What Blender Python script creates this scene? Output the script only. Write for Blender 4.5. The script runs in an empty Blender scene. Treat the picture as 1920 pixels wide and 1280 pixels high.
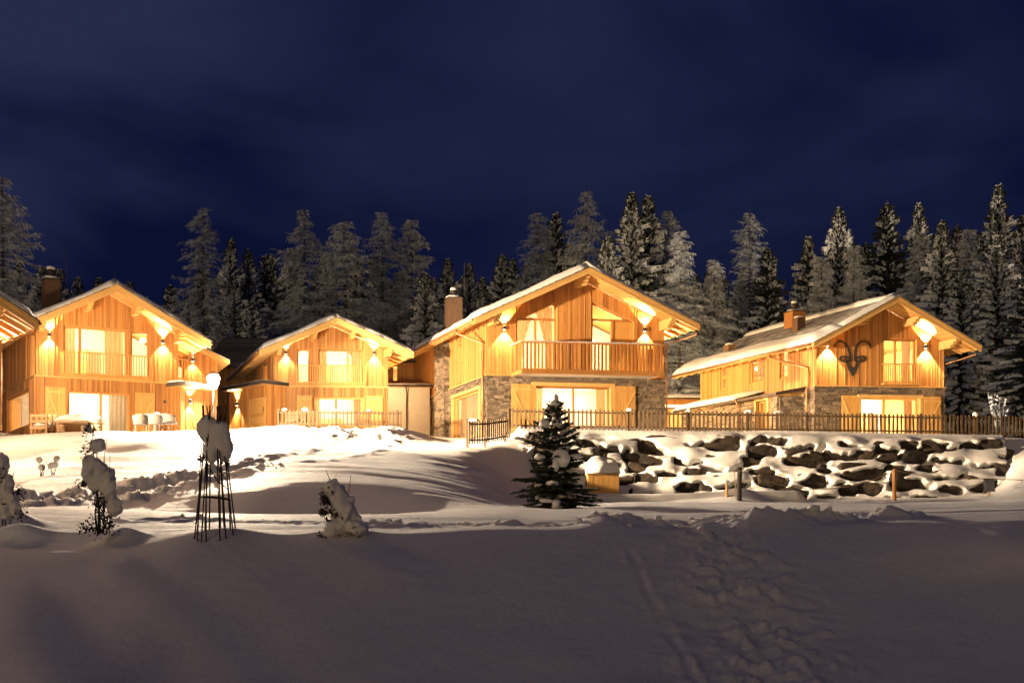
import bpy, math, random
import numpy as np
from mathutils import Vector, noise as mnoise

R = random.Random(7)
scene = bpy.context.scene
COL = scene.collection

# ------------------------------------------------------------------ camera, sky, fill light, exposure
FPX, HOR = 2000.0, 1000.0          # focal length and eye level measured on the 1920 px wide photograph
cam_data = bpy.data.cameras.new('camera')
cam = bpy.data.objects.new('camera', cam_data); COL.objects.link(cam)
cam_data.sensor_width = 36.0
cam_data.lens = 36.0 * FPX / 1920.0
cam_data.shift_y = (HOR - 640.0) / 1920.0
cam_data.clip_start, cam_data.clip_end = 0.1, 2000.0
cam.location = (0, 0, 0)
cam.rotation_euler = (math.radians(90), 0, 0)
scene.camera = cam

world = bpy.data.worlds.new('World'); scene.world = world
world.use_nodes = True
wn, wl = world.node_tree.nodes, world.node_tree.links
wn.clear()
def N(nodes, typ, **kw):
    n = nodes.new(typ)
    for k, v in kw.items():
        if k.startswith('i_'):
            n.inputs[k[2:].replace('_', ' ')].default_value = v
        else:
            setattr(n, k, v)
    return n
w_out = N(wn, 'ShaderNodeOutputWorld'); w_bg = N(wn, 'ShaderNodeBackground')
w_tc = N(wn, 'ShaderNodeTexCoord'); w_sep = N(wn, 'ShaderNodeSeparateXYZ')
w_add = N(wn, 'ShaderNodeMath', operation='ADD'); w_add.inputs[1].default_value = 0.22
w_mx = N(wn, 'ShaderNodeMath', operation='MAXIMUM'); w_mx.inputs[1].default_value = 0.1
w_dx = N(wn, 'ShaderNodeMath', operation='DIVIDE'); w_dy = N(wn, 'ShaderNodeMath', operation='DIVIDE')
w_cmb = N(wn, 'ShaderNodeCombineXYZ')
w_n1 = N(wn, 'ShaderNodeTexNoise', i_Scale=0.9, i_Detail=5.0, i_Roughness=0.5, i_Distortion=0.4)
SKY_LOC = (4.4, 1.2, 5.0)
w_map = N(wn, 'ShaderNodeMapping'); w_map.inputs['Location'].default_value = SKY_LOC
w_map.inputs['Rotation'].default_value = (0, math.radians(-24), 0); w_map.inputs['Scale'].default_value = (1.9, 1.9, 4.2)
w_rmp = N(wn, 'ShaderNodeValToRGB')
w_rmp.color_ramp.elements[0].position = 0.40; w_rmp.color_ramp.elements[0].color = (0.0030, 0.0050, 0.026, 1)
w_rmp.color_ramp.elements[1].position = 0.61; w_rmp.color_ramp.elements[1].color = (0.0180, 0.0230, 0.066, 1)
wl.new(w_tc.outputs['Generated'], w_sep.inputs[0])
wl.new(w_sep.outputs['Z'], w_add.inputs[0]); wl.new(w_add.outputs[0], w_mx.inputs[0])
wl.new(w_sep.outputs['X'], w_dx.inputs[0]); wl.new(w_mx.outputs[0], w_dx.inputs[1])
wl.new(w_sep.outputs['Y'], w_dy.inputs[0]); wl.new(w_mx.outputs[0], w_dy.inputs[1])
wl.new(w_dx.outputs[0], w_cmb.inputs[0]); wl.new(w_dy.outputs[0], w_cmb.inputs[1])
wl.new(w_tc.outputs['Generated'], w_map.inputs['Vector']); wl.new(w_map.outputs[0], w_n1.inputs['Vector'])
w_gz = N(wn, 'ShaderNodeMath', operation='MULTIPLY_ADD'); w_gz.inputs[1].default_value = 0.35; w_gz.inputs[2].default_value = -0.12
w_zc = N(wn, 'ShaderNodeMath', operation='MINIMUM'); w_zc.inputs[1].default_value = 0.5
w_gx = N(wn, 'ShaderNodeMath', operation='MULTIPLY'); w_gx.inputs[1].default_value = -0.22
w_s1 = N(wn, 'ShaderNodeMath', operation='ADD'); w_s2 = N(wn, 'ShaderNodeMath', operation='ADD')
wl.new(w_sep.outputs['Z'], w_zc.inputs[0]); wl.new(w_zc.outputs[0], w_gz.inputs[0]); wl.new(w_sep.outputs['X'], w_gx.inputs[0])
wl.new(w_gz.outputs[0], w_s1.inputs[0]); wl.new(w_gx.outputs[0], w_s1.inputs[1]); wl.new(w_s1.outputs[0], w_s2.inputs[0]); wl.new(w_n1.outputs['Fac'], w_s2.inputs[1])
wl.new(w_s2.outputs[0], w_rmp.inputs['Fac'])
wl.new(w_rmp.outputs['Color'], w_bg.inputs['Color']); w_bg.inputs['Strength'].default_value = 0.84
wl.new(w_bg.outputs[0], w_out.inputs[0])

# weak, very soft glow of the valley behind the photographer
sun_data = bpy.data.lights.new('night_glow', 'SUN'); sun = bpy.data.objects.new('night_glow', sun_data); COL.objects.link(sun)
sun_data.energy = 0.55; sun_data.angle = math.radians(40); sun_data.color = (1.0, 0.67, 0.26)
sun.rotation_euler = Vector((0.30, 1.0, -0.045)).to_track_quat('-Z', 'Y').to_euler()

vs = scene.view_settings
vs.view_transform = 'Standard'; vs.look = 'None'; vs.exposure = 0.3; vs.gamma = 1.0
scene.render.engine = 'CYCLES'
cy = scene.cycles
cy.use_denoising = True
cy.max_bounces = 6; cy.diffuse_bounces = 4; cy.glossy_bounces = 3; cy.transmission_bounces = 4; cy.transparent_max_bounces = 12
cy.caustics_reflective = False; cy.caustics_refractive = False
cy.sample_clamp_indirect = 4.0
LAMP_COL = (1.0, 0.79, 0.55)
SCONCE_COL = (1.0, 0.69, 0.34)
ROOM_COL = (1.0, 0.80, 0.53)

def at(x, y, d):
    return Vector(((x - 960.0) / FPX * d, d, (HOR - y) / FPX * d))

# ------------------------------------------------------------------ materials
MATS = {}
def new_mat(name):
    m = bpy.data.materials.new(name); m.use_nodes = True
    nt = m.node_tree; nt.nodes.clear()
    out = nt.nodes.new('ShaderNodeOutputMaterial'); b = nt.nodes.new('ShaderNodeBsdfPrincipled')
    nt.links.new(b.outputs[0], out.inputs[0])
    MATS[name] = m
    return m, nt.nodes, nt.links, b
def tone_node(n, l):
    """random value per piece: the stored tone of joined pieces plus the object's own random number"""
    at_ = N(n, 'ShaderNodeAttribute', attribute_name='tone'); oi = N(n, 'ShaderNodeObjectInfo')
    ad = N(n, 'ShaderNodeMath', operation='ADD'); fr = N(n, 'ShaderNodeMath', operation='FRACT')
    l.new(at_.outputs['Fac'], ad.inputs[0]); l.new(oi.outputs['Random'], ad.inputs[1]); l.new(ad.outputs[0], fr.inputs[0])
    return fr
def wood(name, c1, c2, c3, rough=0.62, grain=(14, 14, 0.9), bump=0.25):
    m, n, l, b = new_mat(name)
    tc = N(n, 'ShaderNodeTexCoord'); mp = N(n, 'ShaderNodeMapping'); mp.inputs['Scale'].default_value = grain
    tn = tone_node(n, l)
    off = N(n, 'ShaderNodeCombineXYZ'); ml = N(n, 'ShaderNodeMath', operation='MULTIPLY'); ml.inputs[1].default_value = 37.0
    l.new(tn.outputs[0], ml.inputs[0]); l.new(ml.outputs[0], off.inputs[2]); l.new(off.outputs[0], mp.inputs['Location'])
    l.new(tc.outputs['Object'], mp.inputs['Vector'])
    ns = N(n, 'ShaderNodeTexNoise', i_Scale=1.0, i_Detail=5.0, i_Roughness=0.6, i_Distortion=0.6); l.new(mp.outputs[0], ns.inputs['Vector'])
    rm = N(n, 'ShaderNodeValToRGB'); e = rm.color_ramp.elements
    e[0].position = 0.30; e[0].color = (*c1, 1); e[1].position = 0.72; e[1].color = (*c2, 1)
    l.new(ns.outputs['Fac'], rm.inputs['Fac'])
    mix = N(n, 'ShaderNodeMix', data_type='RGBA'); mix.inputs[7].default_value = (*c3, 1)
    pw = N(n, 'ShaderNodeMath', operation='POWER'); pw.inputs[1].default_value = 1.5
    l.new(tn.outputs[0], pw.inputs[0])
    pm = N(n, 'ShaderNodeMath', operation='MULTIPLY'); pm.inputs[1].default_value = 0.85; l.new(pw.outputs[0], pm.inputs[0])
    l.new(pm.outputs[0], mix.inputs[0]); l.new(rm.outputs[0], mix.inputs[6])
    l.new(mix.outputs[2], b.inputs['Base Color'])
    b.inputs['Roughness'].default_value = rough
    bp = N(n, 'ShaderNodeBump', i_Strength=bump, i_Distance=0.01); l.new(ns.outputs['Fac'], bp.inputs['Height']); l.new(bp.outputs[0], b.inputs['Normal'])
    return m
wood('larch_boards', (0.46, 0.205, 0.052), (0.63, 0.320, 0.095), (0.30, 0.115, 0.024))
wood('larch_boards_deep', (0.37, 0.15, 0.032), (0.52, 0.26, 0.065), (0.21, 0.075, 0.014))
wood('pale_timber', (0.58, 0.34, 0.11), (0.68, 0.42, 0.15), (0.50, 0.27, 0.075), grain=(3, 3, 3), bump=0.1)
wood('pine_panel', (0.56, 0.30, 0.08), (0.66, 0.38, 0.115), (0.46, 0.23, 0.055))
wood('weathered_wood', (0.085, 0.052, 0.026), (0.22, 0.14, 0.072), (0.10, 0.065, 0.034), rough=0.8, grain=(20, 20, 1.5))
wood('pallet_wood', (0.40, 0.27, 0.14), (0.55, 0.38, 0.2), (0.35, 0.22, 0.11), rough=0.75, grain=(6, 6, 6))
wood('bark', (0.035, 0.026, 0.02), (0.085, 0.066, 0.05), (0.05, 0.04, 0.03), rough=0.9, grain=(6, 6, 1.5), bump=0.6)
wood('dark_twig', (0.018, 0.012, 0.009), (0.05, 0.035, 0.024), (0.03, 0.02, 0.014), rough=0.9, grain=(20, 20, 5))

def noisy(name, c1, c2, scale=4.0, rough=0.7, bump=0.3, bdist=0.02, detail=6.0, metallic=0.0, pieces=False, coord='Object', c3=None):
    m, n, l, b = new_mat(name)
    tc = N(n, 'ShaderNodeTexCoord')
    ns = N(n, 'ShaderNodeTexNoise', i_Scale=scale, i_Detail=detail, i_Roughness=0.6); l.new(tc.outputs[coord], ns.inputs['Vector'])
    rm = N(n, 'ShaderNodeValToRGB'); e = rm.color_ramp.elements
    e[0].position = 0.3; e[0].color = (*c1, 1); e[1].position = 0.7; e[1].color = (*c2, 1)
    l.new(ns.outputs['Fac'], rm.inputs['Fac'])
    src = rm.outputs[0]
    if pieces:
        tn = tone_node(n, l)
        hs = N(n, 'ShaderNodeMapRange'); hs.inputs[3].default_value = 0.45; hs.inputs[4].default_value = 1.45; l.new(tn.outputs[0], hs.inputs[0])
        hv = N(n, 'ShaderNodeHueSaturation'); l.new(hs.outputs[0], hv.inputs['Value']); l.new(src, hv.inputs['Color']); src = hv.outputs[0]
    l.new(src, b.inputs['Base Color']); b.inputs['Roughness'].default_value = rough; b.inputs['Metallic'].default_value = metallic
    if bump:
        bp = N(n, 'ShaderNodeBump', i_Strength=bump, i_Distance=bdist); l.new(ns.outputs['Fac'], bp.inputs['Height']); l.new(bp.outputs[0], b.inputs['Normal'])
    return m
noisy('stone', (0.095, 0.068, 0.045), (0.25, 0.19, 0.13), scale=9, bump=0.6, pieces=True)
noisy('mortar', (0.11, 0.085, 0.06), (0.18, 0.14, 0.10), scale=20, rough=0.9)
noisy('rock', (0.010, 0.007, 0.005), (0.048, 0.032, 0.020), scale=3.0, rough=0.85, bump=0.9, bdist=0.06, pieces=True)
noisy('plaster', (0.66, 0.62, 0.56), (0.74, 0.70, 0.64), scale=3, bump=0.05, rough=0.85)
noisy('interior_wall', (0.66, 0.56, 0.42), (0.72, 0.62, 0.47), scale=1.5, bump=0.0, rough=0.9)
noisy('roof_slate', (0.035, 0.032, 0.032), (0.085, 0.08, 0.078), scale=3, rough=0.6, pieces=True)
noisy('dark_metal', (0.022, 0.017, 0.014), (0.05, 0.038, 0.03), scale=8, rough=0.7, metallic=0.1, bump=0.1)
noisy('copper', (0.33, 0.16, 0.07), (0.46, 0.25, 0.12), scale=5, rough=0.42, metallic=0.7, bump=0.05)
noisy('rusted_steel', (0.10, 0.055, 0.03), (0.17, 0.10, 0.06), scale=9, rough=0.8, metallic=0.2)
noisy('curtain_linen', (0.36, 0.25, 0.14), (0.46, 0.33, 0.20), scale=12, rough=0.95, bump=0.1)
noisy('curtain_grey', (0.18, 0.15, 0.11), (0.27, 0.22, 0.17), scale=12, rough=0.95, bump=0.1)
for _c in ('curtain_linen', 'curtain_grey'):        # thin cloth lets the room light glow through
    _m = MATS[_c]; _n, _l = _m.node_tree.nodes, _m.node_tree.links
    _b = next(x for x in _n if x.type == 'BSDF_PRINCIPLED'); _o = next(x for x in _n if x.type == 'OUTPUT_MATERIAL')
    _t = N(_n, 'ShaderNodeBsdfTranslucent'); _t.inputs[0].default_value = (0.5, 0.33, 0.16, 1) if _c == 'curtain_linen' else (0.3, 0.24, 0.17, 1)
    _x = N(_n, 'ShaderNodeMixShader'); _x.inputs[0].default_value = 0.5
    _l.new(_b.outputs[0], _x.inputs[1]); _l.new(_t.outputs[0], _x.inputs[2]); _l.new(_x.outputs[0], _o.inputs[0])
noisy('wicker', (0.022, 0.017, 0.013), (0.045, 0.036, 0.028), scale=60, rough=0.85, bump=0.5)
noisy('needles', (0.010, 0.015, 0.012), (0.036, 0.046, 0.036), scale=2.0, rough=0.75, bump=0)
noisy('fir_needles', (0.012, 0.020, 0.012), (0.045, 0.060, 0.030), scale=7.0, rough=0.7, bump=0)
noisy('frosted_twig', (0.09, 0.10, 0.12), (0.72, 0.82, 0.95), scale=2.6, rough=0.85, bump=0)
noisy('rope', (0.38, 0.27, 0.15), (0.5, 0.36, 0.2), scale=30, rough=0.9)
noisy('sofa_fabric', (0.30, 0.25, 0.20), (0.36, 0.30, 0.24), scale=20, rough=0.95, bump=0.1)

def snow_mat(name, grain=1.0, col=(0.87, 0.86, 0.84)):
    m, n, l, b = new_mat(name)
    tc = N(n, 'ShaderNodeTexCoord')
    n1 = N(n, 'ShaderNodeTexNoise', i_Scale=38.0, i_Detail=6.0, i_Roughness=0.8); l.new(tc.outputs['Object'], n1.inputs['Vector'])
    n2 = N(n, 'ShaderNodeTexNoise', i_Scale=3.0, i_Detail=5.0, i_Roughness=0.6); l.new(tc.outputs['Object'], n2.inputs['Vector'])
    b1 = N(n, 'ShaderNodeBump', i_Strength=0.55 * grain, i_Distance=0.03); l.new(n1.outputs['Fac'], b1.inputs['Height'])
    b2 = N(n, 'ShaderNodeBump', i_Strength=0.5 * grain, i_Distance=0.05); l.new(n2.outputs['Fac'], b2.inputs['Height']); l.new(b1.outputs[0], b2.inputs['Normal'])
    rm = N(n, 'ShaderNodeValToRGB'); e = rm.color_ramp.elements
    e[0].position = 0.25; e[0].color = (col[0] * 0.94, col[1] * 0.94, col[2] * 0.95, 1); e[1].position = 0.75; e[1].color = (*col, 1)
    l.new(n2.outputs['Fac'], rm.inputs['Fac'])
    n3 = N(n, 'ShaderNodeTexNoise', i_Scale=55.0, i_Detail=2.0, i_Roughness=0.8); l.new(tc.outputs['Object'], n3.inputs['Vector'])
    gr = N(n, 'ShaderNodeMapRange'); gr.inputs[1].default_value = 0.3; gr.inputs[2].default_value = 0.7; gr.inputs[3].default_value = 1.0 - 0.28 * grain; gr.inputs[4].default_value = 1.04; l.new(n3.outputs['Fac'], gr.inputs[0])
    vm = N(n, 'ShaderNodeVectorMath', operation='SCALE'); l.new(rm.outputs[0], vm.inputs[0]); l.new(gr.outputs[0], vm.inputs['Scale']); l.new(vm.outputs[0], b.inputs['Base Color'])
    b.inputs['Roughness'].default_value = 0.75; b.inputs['Specular IOR Level'].default_value = 0.25
    l.new(b2.outputs[0], b.inputs['Normal'])
    return m
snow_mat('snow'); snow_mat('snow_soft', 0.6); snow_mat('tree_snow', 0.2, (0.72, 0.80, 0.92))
def dusted(name):
    """slate courses with a thin, uneven dusting of snow"""
    m, n, l, b = new_mat(name)
    tc = N(n, 'ShaderNodeTexCoord'); ns = N(n, 'ShaderNodeTexNoise', i_Scale=1.3, i_Detail=6.0, i_Roughness=0.65); l.new(tc.outputs['Object'], ns.inputs['Vector'])
    rm = N(n, 'ShaderNodeValToRGB'); e = rm.color_ramp.elements
    e[0].position = 0.3; e[0].color = (0.10, 0.095, 0.09, 1); e[1].position = 0.7; e[1].color = (0.42, 0.41, 0.41, 1)
    l.new(ns.outputs['Fac'], rm.inputs['Fac']); l.new(rm.outputs[0], b.inputs['Base Color']); b.inputs['Roughness'].default_value = 0.8
dusted('dusted_slate')
def glass_mat():
    m = bpy.data.materials.new('window_glass'); m.use_nodes = True; nt = m.node_tree; nt.nodes.clear(); n, l = nt.nodes, nt.links
    out = N(n, 'ShaderNodeOutputMaterial'); tr = N(n, 'ShaderNodeBsdfTransparent'); gl = N(n, 'ShaderNodeBsdfGlossy', i_Roughness=0.02)
    tr.inputs[0].default_value = (0.93, 0.94, 0.93, 1)
    fr = N(n, 'ShaderNodeFresnel', i_IOR=1.45); mx = N(n, 'ShaderNodeMixShader')
    fm = N(n, 'ShaderNodeMath', operation='MULTIPLY'); fm.inputs[1].default_value = 0.35; l.new(fr.outputs[0], fm.inputs[0])
    l.new(fm.outputs[0], mx.inputs[0]); l.new(tr.outputs[0], mx.inputs[1]); l.new(gl.outputs[0], mx.inputs[2]); l.new(mx.outputs[0], out.inputs[0])
    MATS['window_glass'] = m
glass_mat()
def emit_mat(name, col, s):
    m = bpy.data.materials.new(name); m.use_nodes = True; nt = m.node_tree; nt.nodes.clear()
    out = nt.nodes.new('ShaderNodeOutputMaterial'); e = nt.nodes.new('ShaderNodeEmission')
    e.inputs[0].default_value = (*col, 1); e.inputs[1].default_value = s; nt.links.new(e.outputs[0], out.inputs[0]); MATS[name] = m
emit_mat('lit_bulb', (1.0, 0.82, 0.55), 22.0)
emit_mat('lit_shade', (1.0, 0.74, 0.42), 5.0)
def panel_mat():
    m, n, l, b = new_mat('solar_cells')
    tc = N(n, 'ShaderNodeTexCoord'); br = N(n, 'ShaderNodeTexBrick', i_Scale=14.0); br.offset = 0.0
    br.inputs['Color1'].default_value = (0.10, 0.11, 0.14, 1); br.inputs['Color2'].default_value = (0.12, 0.13, 0.16, 1); br.inputs['Mortar'].default_value = (0.4, 0.4, 0.4, 1)
    br.inputs['Mortar Size'].default_value = 0.05; br.inputs['Brick Width'].default_value = 0.7; br.inputs['Row Height'].default_value = 0.7
    mp = N(n, 'ShaderNodeMapping'); mp.inputs['Rotation'].default_value = (math.radians(90), 0, 0)
    l.new(tc.outputs['Object'], mp.inputs['Vector']); l.new(mp.outputs[0], br.inputs['Vector']); l.new(br.outputs[0], b.inputs['Base Color'])
    b.inputs['Roughness'].default_value = 0.3
panel_mat()

# ------------------------------------------------------------------ mesh helpers
class MB:
    def __init__(s): s.v, s.f, s.m, s.t = [], [], [], []
    def add(s, verts, faces, mat=0, tone=None):
        k = len(s.v); t = R.random() if tone is None else tone
        s.v.extend([tuple(p) for p in verts]); s.t.extend([t] * len(verts))
        s.f.extend([tuple(i + k for i in q) for q in faces]); s.m.extend([mat] * len(faces))
    def hexa(s, p, mat=0, tone=None):   # p: four bottom (ccw), four top
        s.add(p, [(3, 2, 1, 0), (4, 5, 6, 7), (0, 1, 5, 4), (1, 2, 6, 5), (2, 3, 7, 6), (3, 0, 4, 7)], mat, tone)
    def box(s, x0, x1, y0, y1, z0, z1, tf=None, mat=0, tone=None):
        p = [(x0, y0, z0), (x1, y0, z0), (x1, y1, z0), (x0, y1, z0), (x0, y0, z1), (x1, y0, z1), (x1, y1, z1), (x0, y1, z1)]
        if tf: p = [tf(*q) for q in p]
        s.hexa(p, mat, tone)
    def bar(s, a, b, wx, wz, mat=0, tone=None, up=Vector((0, 0, 1))):
        a, b = Vector(a), Vector(b); d = (b - a).normalized()
        sx = d.cross(up)
        if sx.length < 1e-4: sx = Vector((1, 0, 0))
        sx.normalize(); sz = sx.cross(d).normalized()
        sx *= wx / 2; sz *= wz / 2
        s.hexa([a - sx - sz, a + sx - sz, b + sx - sz, b - sx - sz, a - sx + sz, a + sx + sz, b + sx + sz, b - sx + sz], mat, tone)
    def tube(s, pts, rad, n=6, mat=0, tone=None, cap=True):
        pts = [Vector(p) for p in pts]; k = len(pts)
        if not hasattr(rad, '__len__'): rad = [rad] * k
        vs_, fs = [], []
        ref = Vector((0.31, 0.2, 0.93))
        for i, p in enumerate(pts):
            d = (pts[min(i + 1, k - 1)] - pts[max(i - 1, 0)]).normalized()
            x = d.cross(ref)
            if x.length < 1e-3: x = d.cross(Vector((1, 0, 0)))
            x.normalize(); y = d.cross(x)
            for j in range(n):
                a = 2 * math.pi * j / n
                vs_.append(p + (x * math.cos(a) + y * math.sin(a)) * rad[i])
        for i in range(k - 1):
            for j in range(n):
                fs.append((i * n + j, i * n + (j + 1) % n, (i + 1) * n + (j + 1) % n, (i + 1) * n + j))
        if cap:
            fs.append(tuple(range(n - 1, -1, -1))); fs.append(tuple((k - 1) * n + j for j in range(n)))
        s.add(vs_, fs, mat, tone)
    def blob(s, c, r, seed=0, sub=2, amp=0.25, freq=1.3, mat=0, flat=None, tone=None):
        vs_, fs = ICO[sub]
        c = Vector(c); out = []
        for p in vs_:
            q = Vector(p); k = 1 + amp * mnoise.fractal(q * freq + Vector((seed * 7.3, seed * 3.1, seed * 1.7)), 1.0, 2.0, 3)
            w = Vector((q.x * r[0], q.y * r[1], q.z * r[2])) * k
            if flat is not None and w.z < flat: w.z = flat + (w.z - flat) * 0.15
            out.append(c + w)
        s.add(out, fs, mat, tone)
    def build(s, name, mats, parent=None, smooth=False, loc=None, kind=None):
        me = bpy.data.meshes.new(name)
        me.from_pydata(s.v, [], s.f)
        for m in (mats if isinstance(mats, (list, tuple)) else [mats]): me.materials.append(MATS[m])
        if len(me.polygons):
            me.polygons.foreach_set('material_index', s.m)
            if smooth: me.polygons.foreach_set('use_smooth', [True] * len(s.f))
        a = me.attributes.new('tone', 'FLOAT', 'POINT'); a.data.foreach_set('value', s.t)
        me.update()
        return link(name, me, parent, loc, kind)
def link(name, me, parent=None, loc=None, kind=None):
    o = bpy.data.objects.new(name, me); COL.objects.link(o)
    if parent is not None: o.parent = parent
    if loc is not None: o.location = loc
    if kind: o['kind'] = kind
    return o
def make_ico():
    import bmesh
    out = {}
    for s_ in (1, 2, 3, 4):
        bm = bmesh.new(); bmesh.ops.create_icosphere(bm, subdivisions=s_, radius=1.0)
        out[s_] = ([tuple(v.co) for v in bm.verts], [tuple(v.index for v in f.verts) for f in bm.faces]); bm.free()
    return out
ICO = make_ico()
def tag(o, label, cat, group=None):
    o['label'] = label; o['category'] = cat
    if group: o['group'] = group
    return o
def thing(name, label, cat, loc=(0, 0, 0), group=None):
    o = bpy.data.objects.new(name, None); COL.objects.link(o); o.location = loc; o.empty_display_size = 0.3
    return tag(o, label, cat, group)
def structure(name, me):
    o = link(name, me); o['kind'] = 'structure'; return o
def copy_tree(o, parent=None):
    c = o.copy(); COL.objects.link(c); c.parent = parent
    for ch in list(o.children): copy_tree(ch, c)
    return c
def lamp(kind, loc, energy, col, radius=0.05, direction=None, spot=None, blend=0.3, name='light'):
    ld = bpy.data.lights.new(name, kind); ld.energy = energy; ld.color = col
    ld.shadow_soft_size = radius
    if kind == 'SPOT': ld.spot_size = math.radians(spot); ld.spot_blend = blend
    o = bpy.data.objects.new(name, ld); COL.objects.link(o); o.location = loc
    if direction: o.rotation_euler = Vector(direction).to_track_quat('-Z', 'Y').to_euler()
    return o

# ------------------------------------------------------------------ snow covered ground (height field)
def hash2(ix, iy, seed):
    h = (ix.astype(np.int64) * 374761393 + iy.astype(np.int64) * 668265263 + seed * 1442695) & 0x7fffffff
    h = ((h ^ (h >> 13)) * 1274126177) & 0x7fffffff
    return ((h ^ (h >> 16)) & 0xffff) / 65535.0
def vnoise(x, y, seed=0):
    ix, iy = np.floor(x), np.floor(y); fx, fy = x - ix, y - iy
    fx = fx * fx * (3 - 2 * fx); fy = fy * fy * (3 - 2 * fy)
    a, b = hash2(ix, iy, seed), hash2(ix + 1, iy, seed); c, d = hash2(ix, iy + 1, seed), hash2(ix + 1, iy + 1, seed)
    return (a * (1 - fx) + b * fx) * (1 - fy) + (c * (1 - fx) + d * fx) * fy - 0.5
def fbm(x, y, seed=0, oct=4, gain=0.5):
    r = 0; g = 1.0
    for o in range(oct):
        r = r + g * vnoise(x * 2 ** o, y * 2 ** o, seed + o * 11); g *= gain
    return r
Z = lambda d, y: (d, (HOR - y) / FPX * d)
FAR_L = [(62, 6.05), (75, 7.0), (100, 9.0), (150, 14.0), (260, 26.0)]
FAR_R = [(58, 5.15), (72, 5.4), (80, 6.6), (100, 9.0), (150, 14.0), (260, 26.0)]
BANK = [(-40, -1.7), (9.6, -1.66), (10.8, -1.46), (12, -1.06), (13.4, -0.55), (14.5, -0.18)]
BANKL = [(-40, -1.7), (9.0, -1.62), (10.6, -1.36), (12.3, -0.92), (14.0, -0.50), (15.6, -0.16)]
PROF = {
 -700: BANKL + [(17.5, 0.10), (26, 0.9), (34, 2.0), (38, 3.2), (42, 4.2), (47, 4.5)] + FAR_L,
 0: BANKL + [Z(17.2, 992), Z(22, 970), Z(28, 946), Z(33, 921), Z(36, 905), Z(38, 890), Z(40.5, 868), Z(43.5, 836), Z(46, 819), Z(47.5, 818), (50, 4.45)] + FAR_L,
 100: BANKL + [Z(17.0, 992), Z(22, 968), Z(28, 944), Z(33, 918), Z(36, 900), Z(38, 888), Z(40.5, 865), Z(43.5, 830), Z(46, 812), Z(47.5, 811), (50, 4.6)] + FAR_L,
 200: BANKL + [Z(16.6, 994), Z(22, 968), Z(28, 952), Z(31, 935), Z(34, 912), Z(37, 890), Z(40.5, 862), Z(43.5, 828), Z(46, 810), Z(47.5, 809), (50, 4.7)] + FAR_L,
 330: BANK + [Z(15.6, 994), Z(22, 968), Z(28.6, 962), Z(30.5, 930), Z(34, 902), Z(38, 885), Z(41.5, 850), Z(44.5, 823), Z(47, 812), Z(49, 811), (52, 4.9)] + FAR_L,
 430: BANK + [Z(15.4, 993), Z(22, 969), Z(28.8, 964), Z(30.8, 917), Z(35, 888), Z(39, 868), Z(43, 834), Z(46, 816), Z(49, 811), Z(52, 809), (57, 5.5)] + FAR_L,
 500: BANK + [Z(15.3, 994), Z(22, 971), Z(28.8, 964), Z(31.0, 906), Z(35, 880), Z(40, 852), Z(46, 826), Z(52, 808), Z(56, 804), Z(61, 802)] + FAR_L[1:],
 600: BANK + [Z(15.3, 997), Z(22, 972), Z(29.0, 964), Z(31.5, 896), Z(35, 876), Z(40, 856), Z(46, 834), Z(52, 818), Z(57, 803), Z(61, 802)] + FAR_L[1:],
 700: BANK + [Z(15.3, 997), Z(22, 973), Z(29.0, 963), Z(31.2, 902), Z(36, 876), Z(41, 854), Z(47, 836), Z(53, 819), Z(57.5, 804), Z(62, 802)] + FAR_L[1:],
 800: BANK + [Z(15.3, 994), Z(22, 971), Z(28.6, 962), Z(30.6, 922), Z(36, 888), Z(42, 858), Z(49, 834), Z(56, 826), Z(64, 815), (75, 6.9)] + FAR_L[2:],
 880: BANK + [Z(15.3, 992), Z(22, 970), Z(28.2, 960), Z(29.8, 944), Z(36, 906), Z(43, 868), Z(48.5, 842), Z(52.5, 828), Z(58, 818), (72, 5.9)] + FAR_L[2:],
 945: BANK + [Z(15.3, 992), Z(22, 970), Z(28, 958), Z(31, 949), Z(38, 922), Z(45, 884), Z(49.5, 846), Z(52.4, 822), Z(54, 811), (58, 5.2), (72, 5.4)] + FAR_R[2:],
 985: BANK + [Z(15.3, 992), Z(22, 972), Z(30, 956), Z(40, 940), Z(46, 916), Z(49, 886), Z(51.5, 846), Z(53, 808)] + FAR_R,
 1030: BANK + [Z(15.3, 992), Z(22, 972), Z(30, 956), Z(40, 945), Z(48, 938), Z(50, 936), Z(53, 807)] + FAR_R,
 1300: BANK + [Z(15.3, 990), Z(22, 970), Z(30, 957), Z(40, 946), Z(48, 939), Z(50, 937), Z(53, 810)] + FAR_R,
 1600: BANK + [Z(15.3, 988), Z(22, 968), Z(30, 955), Z(40, 944), Z(48, 937), Z(50, 935), Z(53.3, 815)] + FAR_R,
 1780: BANK[:-1] + [(14.2, -0.12), Z(15.2, 978), Z(22, 962), Z(30, 950), Z(40, 941), Z(48, 935), Z(50, 932), Z(53.6, 818)] + FAR_R,
 1870: BANK[:-1] + [(14.0, -0.08), Z(15.2, 974), Z(22, 960), Z(30, 948), Z(40, 938), Z(48, 932), Z(50, 929), Z(54, 819)] + FAR_R,
 1910: BANK[:-1] + [(14.0, -0.08), Z(15.2, 973), Z(22, 960), Z(30, 948), Z(40, 930), Z(45, 905), Z(50, 860), Z(54, 821)] + FAR_R,
 2700: BANK[:-1] + [(14.0, -0.08), Z(15.2, 976), Z(22, 960), Z(30, 945), Z(40, 920), Z(45, 890), Z(50, 850), Z(54, 823)] + FAR_R,
}
def smooth1(a, k, axis):
    if k < 1: return a
    ker = np.exp(-0.5 * (np.arange(-3 * k, 3 * k + 1) / k) ** 2); ker /= ker.sum()
    pad = [(0, 0), (0, 0)]; pad[axis] = (3 * k, 3 * k); ap = np.pad(a, pad, mode='edge')
    return np.apply_along_axis(lambda v: np.convolve(v, ker, mode='valid'), axis, ap)
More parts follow.
